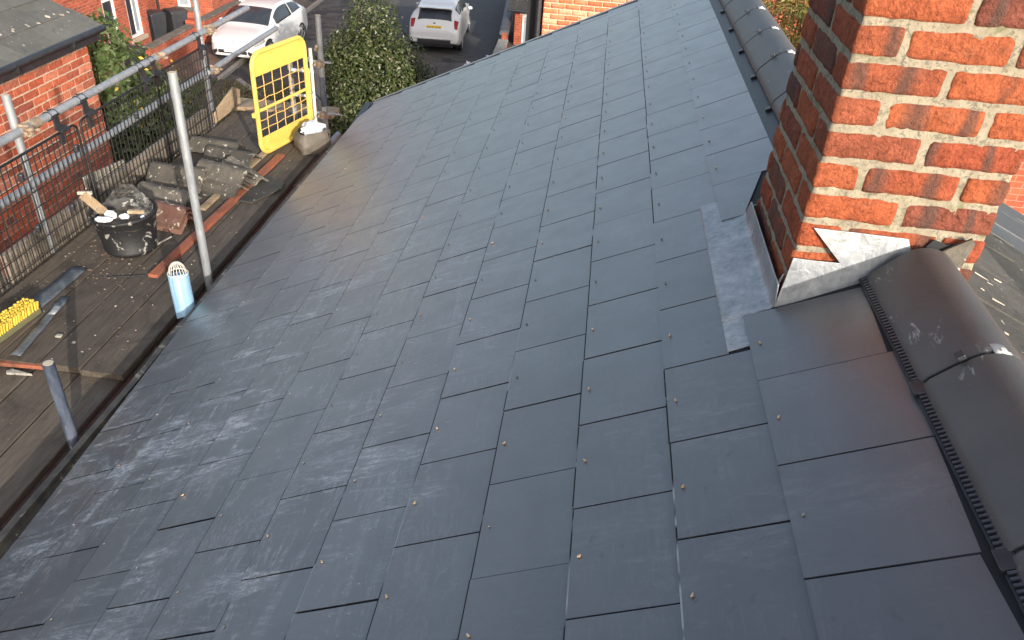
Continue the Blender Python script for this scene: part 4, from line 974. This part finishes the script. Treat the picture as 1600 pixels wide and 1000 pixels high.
tag(MB().prism([(-11.62, 20.75, GZ), (-11.28, 20.75, GZ), (-11.28, 21.05, GZ), (-11.62, 21.05, GZ)], (0, 0, .92)).build('gate_post', 'concrete', None, .03), 'pale stone gate post at the near end of the garden wall', 'post')
tag(MB().bb(-11.3, -11.1, 27.9, 28.15, GZ, -4.0).build('white_post', 'white', None, .02), 'white post beside the bonnet of the white hatchback, by the garden wall', 'post')
def bin_(x, y, a, label, group=None, hgt=1.0):
    t = thing('wheelie_bin', label, 'bin', group=group)
    r_ = rz(a); O = Vector((x, y, GZ))
    def q(px, py, pz): return O+r_ @ Vector((px, py, pz))
    m = MB(); w0, d0, w1, d1 = .22, .26, .28, .33
    vs = [q(sx*w0, sy*d0, .05) for sx, sy in ((-1, -1), (1, -1), (1, 1), (-1, 1))]+[q(sx*w1, sy*d1, hgt-.06) for sx, sy in ((-1, -1), (1, -1), (1, 1), (-1, 1))]
    m.add(vs, [(3, 2, 1, 0), (4, 5, 6, 7), (0, 1, 5, 4), (1, 2, 6, 5), (2, 3, 7, 6), (3, 0, 4, 7)])
    m.build('body', 'bin', t, bevel=.03)
    lid = MB(); vs, fs = grid(lambda u, v: q((u-.5)*.60, (v-.5)*.70, hgt-.05+.06*math.sin(math.pi*v)*1.0+.02*math.sin(math.pi*u)), 6, 6); lid.add(vs, fs, True)
    o = lid.build('lid', 'bin', t); s = o.modifiers.new('s', 'SOLIDIFY'); s.thickness = .03
    MB().tube(q(-.22, .37, hgt-.04), q(.22, .37, hgt-.04), .015, 8).build('handle', 'bin', t)
    for sx in (-1, 1): MB().tube(q(sx*.24, .27, .10), q(sx*.30, .27, .10), .10, 14).build('wheel', 'tyre', t)
    return t
bin_(-12.82, 24.55, R(60), 'black wheelie bin nearer the bay window', 'wheelie bins')
bin_(-12.25, 24.95, R(52), 'black wheelie bin to the right of the pair, below the small white window', 'wheelie bins', 1.04)
bin_(-11.35, 20.35, R(80), 'black wheelie bin standing alone beside the pale gate post', 'wheelie bins')

# ------------------------------------------------------------------ houses on the far right
gh = thing('gable_house', 'orange brick gable wall rising behind the far edge of the slate roof', 'house')
g0 = MB().bb(.975, 4.0, 12.007, 16, GZ, .9).build('wall', 'mortar2', gh)
gb_ = {}
for row in range(17):
    z = -1.22+.084*row; x = .97-(0 if row % 2 else .0); first = .225 if row % 2 else .108
    i = 0
    while x < 2.9:
        L = first if i == 0 else .225; i += 1
        k = (L, rng.randrange(3))
        if k not in gb_: gb_[k] = rough_box(L, .1, .071, .04, .004, .003, k[1]).mesh('brick', 'brick3')
        o = link('brick', gb_[k], g0, (x+L/2, 12.05+rng.uniform(-.003, .002), z)); x += L+.011
MB().bb(.972, 4.0, 12.0, 12.006, GZ, -1.27).build('lower_wall', 'wall_x', gh)
MB().tube((.90, 11.95, GZ), (.90, 11.95, .9), .045, 10).build('downpipe', 'blackplastic', gh)
MB().bb(.70, .965, 12.1, 13, GZ, .9).build('side_wall', 'underlay', gh)
ph = thing('porch_house', 'brick house end with a white framed door under a dark roof, right of the driveway', 'house')
mw = MB(); PY = 28.5
mw.bb(-1.15, -.87, PY, PY+.22, GZ, -3.95); mw.bb(-.50, .9, PY, PY+.22, GZ, -3.95); mw.bb(-.87, -.50, PY, PY+.22, -4.18, -3.95); mw.bb(-1.15, .9, PY+.25, PY+2, GZ, -3.97)
mw.build('wall', 'wall_x', ph)
fr_ = MB(); fr_.bb(-.87, -.82, PY+.05, PY+.1, GZ, -4.22); fr_.bb(-.55, -.50, PY+.05, PY+.1, GZ, -4.22); fr_.bb(-.82, -.55, PY+.05, PY+.1, -4.30, -4.22)
dr_ = fr_.build('door_frame', 'white', ph); MB().bb(-.82, -.55, PY+.07, PY+.08, GZ, -4.30).build('door_panel', 'doorgrey', dr_)
MB().prism([(-.98, PY-.03, -4.12), (-.98, PY-.03, -4.20), (-.80, PY-.03, -4.22), (-.46, PY-.03, -4.34), (-.44, PY-.03, -4.24), (-.78, PY-.03, -4.12)], (0, .05, 0)).build('lintel', 'white', ph)
MB().prism([(-1.4, 28.1, -3.98), (.9, 28.1, -3.98), (.9, 31, -2.9), (-1.4, 31, -2.9)], (0, 0, -.06)).build('roof', 'oldslate', ph)
MB().tube((-1.4, 28.05, -4.0), (.9, 28.05, -4.0), .05, 8).build('gutter', 'blackplastic', ph)
MB().prism([(-.75, 28.6, -3.74), (-.5, 28.6, -3.74), (-.35, 29.6, -3.37), (-.6, 29.6, -3.37)], (0, 0, .03)).build('roof_light', 'doorgrey', ph)
MB().tube((-.38, 28.4, -5.3), (-.38, 28.4, -4.0), .05, 8).build('downpipe', 'white', ph)
dwl = thing('boundary_wall', 'boundary wall with rounded dark blue coping beside the driveway', 'wall')
MB().prism([(-1.45, 27.2, GZ), (-1.28, 27.2, GZ), (-1.9, 36, GZ), (-2.1, 36, GZ)], (0, 0, .72)).build('brickwork', 'wall_y', dwl)
for i in range(18):
    a = 27.2+.45*i; xx = -1.37-(a-27.2)*.078
    MB().sweep([(xx, a+.004, -4.60), (xx-.034, a+.446, -4.60)], .17, 14, flat=.62).build('coping', 'bluecoping', dwl)
dw2 = thing('low_wall', 'low wall with a lichen-whitened concrete top next to the driveway apron', 'wall')
MB().prism([(-1.50, 27.1, GZ), (-1.22, 27.1, GZ), (-1.12, 23.4, GZ), (-1.40, 23.4, GZ)], (0, 0, .44)).build('brickwork', 'wall_y', dw2)
MB().prism([(-1.55, 27.14, -4.86), (-1.2, 27.14, -4.86), (-1.08, 23.3, -4.86), (-1.44, 23.3, -4.86)], (0, 0, .07)).build('coping', 'concrete', dw2, bevel=.02)
rh = thing('brick_house', 'salmon brick wall showing past the right edge of the chimney', 'house')
MB().bb(6.2, 16, 8.6, 13, GZ, -.75).build('wall', 'wall_x', rh)
MB().prism([(6.0, 8.4, -.74), (16.2, 8.4, -.74), (16.2, 10.8, .5), (6.0, 10.8, .5)], (0, 0, -.06)).prism([(6.0, 10.8, .5), (16.2, 10.8, .5), (16.2, 13.2, -.74), (6.0, 13.2, -.74)], (0, 0, -.06)).build('roof', 'oldslate', rh)
fh = thing('far_house', 'brick wall glimpsed behind the tangled shrub beyond the ridge tiles', 'house')
MB().bb(4.1, 12, 22.0, 28, GZ, 2.0).build('wall', 'wall_x', fh)

# ------------------------------------------------------------------ plants
def leaves(m, c, rad, n, size, rg, shell=.55, up=.3, asp=.5, squash=1.0):
    for _ in range(n):
        d = Vector((rg.gauss(0, 1), rg.gauss(0, 1), rg.gauss(0, 1)));
        if d.length < .01: continue
        d.normalize(); r_ = (shell+(1-shell)*rg.random()**.6)
        lump = 1+.28*noise.noise(Vector((d.x*2.3+c[0], d.y*2.3+c[1], d.z*2.3+c[2])))+.14*noise.noise(d*6+Vector(c))
        p = Vector(c)+Vector((d.x*rad[0], d.y*rad[1], d.z*rad[2]))*r_*lump
        if p.z < GZ+.03: continue
        nrm = (d+Vector((rg.gauss(0, .6), rg.gauss(0, .6), rg.gauss(0, .6)+up))).normalized()
        t = nrm.orthogonal().normalized(); t = Matrix.Rotation(rg.uniform(0, 6.28), 3, nrm) @ t; b = nrm.cross(t)
        s_ = size*rg.uniform(.6, 1.3); a = t*s_; bb_ = b*s_*asp
        m.add([p-a, p+bb_+nrm*s_*.12, p+a, p-bb_+nrm*s_*.12], [(0, 1, 2), (0, 2, 3)])
def branches(m, base, tips, rg, r0=.05):
    for t in tips:
        t = Vector(t); b = Vector(base); pts = [b+(t-b)*k/5+Vector((rg.uniform(-.1, .1), rg.uniform(-.1, .1), 0))*(k > 0) for k in range(6)]
        m.sweep(pts, [r0*(1-.16*k) for k in range(6)], 6)
def plant(name, label, cat, balls, nper, size, mat, base, asp=.5, shell=.5, seed=1, group=None, r0=.05, parts=('foliage', 'stem')):
    rg = random.Random(seed); t = thing(name, label, cat, group=group); m = MB(); tot = sum(b[3]*b[3] for b in balls)
    for (x, y, z, r_, *sq) in balls:
        leaves(m, (x, y, z), (r_, r_, r_*(sq[0] if sq else 1)), int(nper*r_*r_/tot), size, rg, asp=asp, shell=shell)
    m.build(parts[0], mat, t)
    s_ = MB(); tips = [(b[0]+rg.uniform(-.3, .3)*b[3], b[1], b[2]+b[3]*.6) for b in balls]+[(b[0]+rg.uniform(-.7, .7)*b[3], b[1]+rg.uniform(-.7, .7)*b[3], b[2]+rg.uniform(0, .7)*b[3]) for b in balls for _ in range(3)]
    branches(s_, base, tips, rg, r0); s_.build(parts[1], 'bark', t)
    return t
plant('holly_bush', 'tall dark green evergreen bush between the two white cars', 'bush',
      [(-3.25, 17, -2.15, .62, 1.2), (-3.3, 17.1, -2.9, .95), (-3.75, 17, -3.35, .95), (-2.75, 17, -3.3, .9), (-3.25, 16.7, -3.9, 1.25), (-2.45, 16.9, -4.2, .95), (-4.1, 16.9, -4.3, 1.0), (-3.3, 16.6, -4.8, 1.4, .5), (-3.95, 17.1, -2.85, .5), (-4.35, 17.3, -3.5, .6), (-2.2, 17, -3.5, .55)],
      42000, .045, 'leaf_bush', (-3.3, 17.1, GZ), asp=.48, shell=.45, seed=4, r0=.07, parts=('crown', 'trunk'))
plant('climbing_shrub', 'leafy green shrub with yellow flowers at the corner of the brick building', 'shrub',
      [(-5.05, 9.3, -.85, .42), (-4.8, 9.3, -1.4, .62), (-4.95, 9.2, -2.1, .8), (-4.5, 9.5, -1.9, .62), (-5.0, 9.2, -3.0, .95), (-4.35, 9.8, -2.8, .6), (-5.3, 8.9, -3.9, 1.0)],
      15000, .05, 'leaf_shrub', (-5.0, 9.2, GZ), asp=.55, shell=.5, seed=8)
m = MB(); rg = random.Random(5)
leaves(m, (-4.55, 9.35, -1.45), (.62, .6, .6), 60, .035, rg, shell=.95)
tag(m.build('flower_sprays', 'petal'), 'small yellow flowers on the right side of the leafy green shrub', 'flowers'); bpy.data.objects['flower_sprays']['kind'] = 'stuff'
plant('tangled_shrub', 'tangled yellow green shrub seen between the ridge tiles and the chimney', 'shrub',
      [(5.25, 14, -.75, .75), (5.6, 14, -.2, .7), (5.0, 14.1, -.1, .5), (5.9, 14, -1.1, .9), (5.5, 14.2, .5, .8)], 4200, .085, 'leaf_yellow', (5.4, 14, GZ), asp=.22, shell=.35, seed=11, r0=.03)
# low garden plants, each clump one plant
WP = [(-8.2, 15.8, .75, 'ragged weeds with tan seed heads behind the slanting tube'), (-7.5, 14.2, .6, 'low green weeds in the shaded garden below the mesh'), (-6.9, 17.6, .7, 'pale flowering weeds left of the yellow gate'),
      (-7.4, 19.2, .5, 'thin straggly weeds by the garden kerb'), (-5.9, 16.8, .65, 'bushy green weeds seen through the top of the gate grid'), (-5.2, 14.9, .7, 'dark green weeds seen through the foot of the gate'),
      (-6.2, 13.6, .6, 'low leafy weeds beyond the plywood toe board offcut'), (-5.3, 18.9, .55, 'green sprigs behind the top right corner of the yellow gate'), (-8.9, 13.4, .6, 'green weeds beside the pale path edging')]
for i, (x, y, r_, lb) in enumerate(WP):
    plant('weed_clump', lb, 'weeds', [(x+q*.5*r_, y+(q % 2)*.3, GZ+.25, r_*.7, .9) for q in (-1, 0, 1)], 900, .05, 'leaf_weed', (x, y, GZ), asp=.3, shell=.2, seed=30+i, group='weed clumps in the garden', r0=.012)
m = MB(); rg = random.Random(9)
for i in range(9000):
    x, y = rg.uniform(-10.8, -3.2), rg.uniform(9, 21)
    if noise.noise(Vector((x*.9, y*.9, 0))) < -.05: continue
    a = rg.uniform(0, 6.28); h = rg.uniform(.05, .22); q = Vector((x, y, GZ+.05)); t_ = Vector((math.cos(a), math.sin(a), 0))*.02
    m.add([q-t_, q+t_, q+Vector((rg.gauss(0, .06), rg.gauss(0, .06), h))], [(0, 1, 2)])
m.build('rough_grass', 'leaf_weed', None, kind='stuff')
plant('potted_sprig', 'small yellow green sprig just over the far verge, beside the driveway', 'plant', [(-1.75, 24.2, -5.0, .22), (-2.05, 24.0, -5.1, .15)], 160, .06, 'leaf_yellow', (-1.8, 24.2, GZ), asp=.35, seed=3, r0=.01)
bm = bmesh.new(); bmesh.ops.create_icosphere(bm, subdivisions=3, radius=1)
for v in bm.verts: v.co = Vector((v.co.x*.12, v.co.y*.12, v.co.z*.22))*(1+.5*noise.noise(v.co*2.1))
me = bpy.data.meshes.new('scrap'); bm.to_mesh(me); bm.free(); me.materials.append(M['whitestuff']); tag(link('white_rag', me, None, (-2.15, 24.1, -5.05)), 'white plastic sack caught just beyond the far verge of the roof', 'sack')
tag(MB().box((-1.75, 26.6, GZ+.02), (.28, .12, .03)).build('litter', 'whitestuff'), 'flat scrap of white litter on the driveway near the concrete-topped wall', 'litter')

# ------------------------------------------------------------------ parked cars
def catmull(P, t, closed=False):
    n = len(P); i = int(math.floor(t)); f = t-i
    if closed: a, b, c, d = (P[(i+k) % n] for k in (-1, 0, 1, 2))
    else:
        i = min(max(i, 0), n-2); f = t-i; a, b, c, d = (P[min(max(i+k, 0), n-1)] for k in (-1, 0, 1, 2))
    return (b*2+(c-a)*f+(a*2-b*5+c*4-d)*f*f+(b*3-a-c*3+d)*f*f*f)*.5
def car(name, label, loc, rot, st, paint, kind):
    t = thing(name, label, 'car')
    t.location = (loc[0], loc[1], GZ+.01); t.rotation_euler = (0, 0, rot)
    rings = []
    for (y, zb, w_, belt, wr_, zt) in st:
        half = [(0, zb), (.85*w_, zb), (.985*w_, zb+.11), (w_, (zb+belt)*.5), (.95*w_, belt), (wr_+(w_*.95-wr_)*.08, zt-.045-.03*(zt-belt)), (wr_*.72, zt), (0, zt+.014)]
        rings.append([Vector((x, y, z)) for x, z in half]+[Vector((-x, y, z)) for x, z in half[-2:0:-1]])
    nr_ = len(rings); NB = len(rings[0])
    def surf(a, b, off=0):
        ctl = [catmull([rings[i][k] for i in range(nr_)], a) for k in range(NB)]
        p = catmull(ctl, b, True)
        if off:
            e = .02; du = catmull([catmull([rings[i][k] for i in range(nr_)], min(a+e, nr_-1)) for k in range(NB)], b, True)-catmull([catmull([rings[i][k] for i in range(nr_)], max(a-e, 0)) for k in range(NB)], b, True)
            dv = catmull(ctl, b+e, True)-catmull(ctl, b-e, True); nn = dv.cross(du)
            if nn.length > 1e-9:
                nn.normalize()
                cen = Vector((0, p.y, .7))
                if nn.dot(p-cen) < 0: nn = -nn
                p = p+nn*off
        return p
    NA, NBB = 56, 56
    m = MB(); vs = [surf((nr_-1)*i/NA, NB*j/NBB) for i in range(NA+1) for j in range(NBB)]
    m.add(vs, [(i*NBB+j, i*NBB+(j+1) % NBB, (i+1)*NBB+(j+1) % NBB, (i+1)*NBB+j) for i in range(NA) for j in range(NBB)], True)
    m.add([surf(0, NB*j/NBB) for j in range(NBB)], [tuple(range(NBB))]); m.add([surf(nr_-1, NB*j/NBB) for j in range(NBB)], [tuple(range(NBB))])
    body = m.build('body', paint, t)
    def patch(nm, mat, a0, a1, b0, b1, off=.008, par=t, n=10, taper=0):
        vs, fs = grid(lambda u, v: surf(a0+(a1-a0)*u, (b0+b1)/2+(b1-b0)*(v-.5)*(1-taper*u), off), n, n); mm_ = MB(); mm_.add(vs, fs, True)
        o = mm_.build(nm, mat, par); s_ = o.modifiers.new('s', 'SOLIDIFY'); s_.thickness = .006; return o
    for y_ in kind['wheels']:
        for sx in (-1, 1):
            wc = Vector((sx*(kind['w']-.115), y_, .32))
            a_ = MB().sweep([wc+Vector((sx*.085, 0, .01)), wc+Vector((sx*.108, 0, .01))], .375, 24).build('wheel_arch', 'trimblack', t)
            tw = MB().sweep([wc-Vector((sx*.1, 0, 0)), wc+Vector((sx*.117, 0, 0))], .32, 24).build('wheel', 'tyre', t)
            rm_ = MB().sweep([wc+Vector((sx*.112, 0, 0)), wc+Vector((sx*.123, 0, 0))], .075, 10)
            for q in range(5):
                an = 2*math.pi*q/5; rm_.box(wc+Vector((sx*.12, math.cos(an)*.13, math.sin(an)*.13)), (.012, .24, .05), Matrix.Rotation(an, 3, 'X'))
            rm_.sweep([wc+Vector((sx*.119, math.cos(2*math.pi*q/20)*.22, math.sin(2*math.pi*q/20)*.22)) for q in range(20)], .014, 6, closed=True)
            rm_.build('rim', 'rim', tw)
    for (nm, mat, a0, a1, b0, b1, off) in kind['patches']: patch(nm, mat, a0, a1, b0, b1, off)
    for (nm, mat, c, d, bv) in kind['boxes']: MB().box(c, d).build(nm, mat, t, bevel=bv)
    for sx in (-1, 1):
        bm = bmesh.new(); bmesh.ops.create_icosphere(bm, subdivisions=2, radius=1)
        for v in bm.verts: v.co = Vector((v.co.x*.09, v.co.y*.06, v.co.z*.065))
        me = bpy.data.meshes.new('door_mirror'); bm.to_mesh(me); bm.free(); me.materials.append(M[paint])
        for p_ in me.polygons: p_.use_smooth = True
        link('door_mirror', me, t, (sx*(kind['w']+.07), kind['mir'], 1.0))
    for (txt, c, size, rx, rzz, par) in kind['text']:
        fc = bpy.data.curves.new('plate_text', 'FONT'); fc.body = txt; fc.size = size; fc.extrude = .002; fc.align_x = 'CENTER'; fc.align_y = 'CENTER'; fc.materials.append(M['ink'])
        fo = bpy.data.objects.new('plate_text', fc); COL.objects.link(fo); fo.location = c; fo.rotation_euler = (rx, 0, rzz); bpy.context.view_layer.update(); me = bpy.data.meshes.new_from_object(fo.evaluated_get(bpy.context.evaluated_depsgraph_get())); bpy.data.objects.remove(fo); fo = link('plate_lettering', me, t, c); fo.rotation_euler = (rx, 0, rzz)
    return t
# y runs from the nose (0) to the tail
hatch = [(0, .34, .52, .58, .46, .60), (.05, .26, .66, .64, .56, .67), (.22, .2, .80, .72, .68, .775), (.6, .19, .87, .80, .76, .875), (1.12, .19, .89, .88, .76, .98), (1.72, .19, .89, .92, .66, 1.32), (2.2, .19, .89, .94, .60, 1.45), (3.0, .19, .89, .97, .58, 1.44), (3.6, .2, .885, 1.02, .56, 1.34), (4.0, .22, .86, 1.0, .56, 1.12), (4.17, .3, .80, .84, .6, .9), (4.22, .38, .62, .72, .5, .74)]
car('parked_hatchback', 'white hatchback parked nose-on beside the garden wall, partly behind the rails', (-9.45, 22.9), R(-3), hatch, 'carwhite',
    dict(w=.89, wheels=(.82, 3.42), mir=1.35,
         patches=[('windscreen', 'glass', 4.12, 5.3, 5.3, 8.7, .008), ('side_window', 'glass', 4.75, 6.75, 4.15, 4.93, .008), ('side_window', 'glass', 4.75, 6.75, 9.07, 9.85, .008),
                  ('side_window', 'glass', 6.85, 8.0, 4.2, 4.9, .008), ('side_window', 'glass', 6.85, 8.0, 9.1, 9.8, .008), ('rear_window', 'glass', 8.3, 9.3, 5.5, 8.5, .008),
                  ('headlight', 'headlens', 1.35, 2.9, 3.55, 4.35, .008), ('headlight', 'headlens', 1.35, 2.9, 9.65, 10.45, .008),
                  ('lower_grille', 'trimblack', .05, 1.25, 1.35, 2.45, .01), ('lower_grille', 'trimblack', .05, 1.25, 11.55, 12.65, .01)],
         boxes=[('grille', 'trimblack', (0, .0, .40), (.95, .06, .10), .02), ('bumper_blade', 'carwhite', (0, -.02, .30), (1.1, .06, .03), .01), ('number_plate', 'platewhite', (0, -.035, .455), (.52, .02, .115), .004), ('badge', 'rim', (0, .10, .69), (.10, .06, .07), .02), ('wiper', 'trimblack', (.1, 1.2, 1.0), (.6, .02, .02), 0)],
         text=[('YK10 LNP', (0, -.048, .455), .10, R(90), 0, None)]))
cross = [(0, .36, .55, .7, .5, .74), (.06, .28, .70, .78, .62, .84), (.25, .22, .84, .88, .72, .94), (.7, .2, .89, .95, .78, 1.02), (1.2, .2, .90, 1.0, .78, 1.1), (1.8, .2, .90, 1.03, .68, 1.42), (2.3, .2, .90, 1.05, .63, 1.55), (3.1, .2, .90, 1.1, .61, 1.54), (3.6, .22, .905, 1.12, .60, 1.48), (3.98, .26, .90, 1.10, .58, 1.30), (4.22, .34, .87, .98, .62, 1.06), (4.36, .40, .84, .80, .66, .88), (4.40, .46, .74, .70, .55, .74)]
car('parked_crossover', 'white crossover seen from behind on the driveway painted in shade, yellow number plate', (-3.98, 30.55), R(184), cross, 'carwhite',
    dict(w=.90, wheels=(.85, 3.5), mir=1.45,
         patches=[('windscreen', 'glass', 4.1, 5.4, 5.3, 8.7, .008), ('side_window', 'glass', 4.8, 6.8, 4.2, 4.93, .008), ('side_window', 'glass', 4.8, 6.8, 9.07, 9.8, .008), ('side_window', 'glass', 6.9, 8.2, 4.3, 4.9, .008), ('side_window', 'glass', 6.9, 8.2, 9.1, 9.7, .008),
                  ('rear_window', 'glass', 8.55, 9.75, 5.25, 8.75, .010), ('tail_light', 'redlens', 9.5, 10.7, 4.15, 4.8, .012), ('tail_light', 'redlens', 9.5, 10.7, 9.2, 9.85, .012)],
         boxes=[('rear_spoiler', 'carwhite', (0, 3.86, 1.47), (1.16, .34, .035), .012), ('spoiler_slot', 'trimblack', (0, 3.99, 1.435), (1.05, .10, .03), 0), ('number_plate', 'plateyellow', (0, 4.335, .90), (.52, .05, .12), .004), ('plate_recess', 'carwhite', (0, 4.30, .78), (.9, .10, .05), .02),
                ('bumper_insert', 'trimblack', (0, 4.36, .44), (1.15, .13, .16), .02), ('bumper_blade', 'carwhite', (0, 4.40, .56), (1.35, .06, .05), .02), ('fog_light', 'orangelens', (-.68, 4.36, .52), (.14, .06, .12), .02), ('fog_light', 'orangelens', (.68, 4.36, .52), (.14, .06, .12), .02), ('badge', 'trimblack', (0, 4.26, 1.02), (.09, .03, .05), .015),
                ('diffuser', 'trimblack', (0, 4.28, .33), (1.3, .12, .14), .02)],
         text=[('KX70 NLR', (0, 4.362, .90), .10, R(90), R(180), None)]))
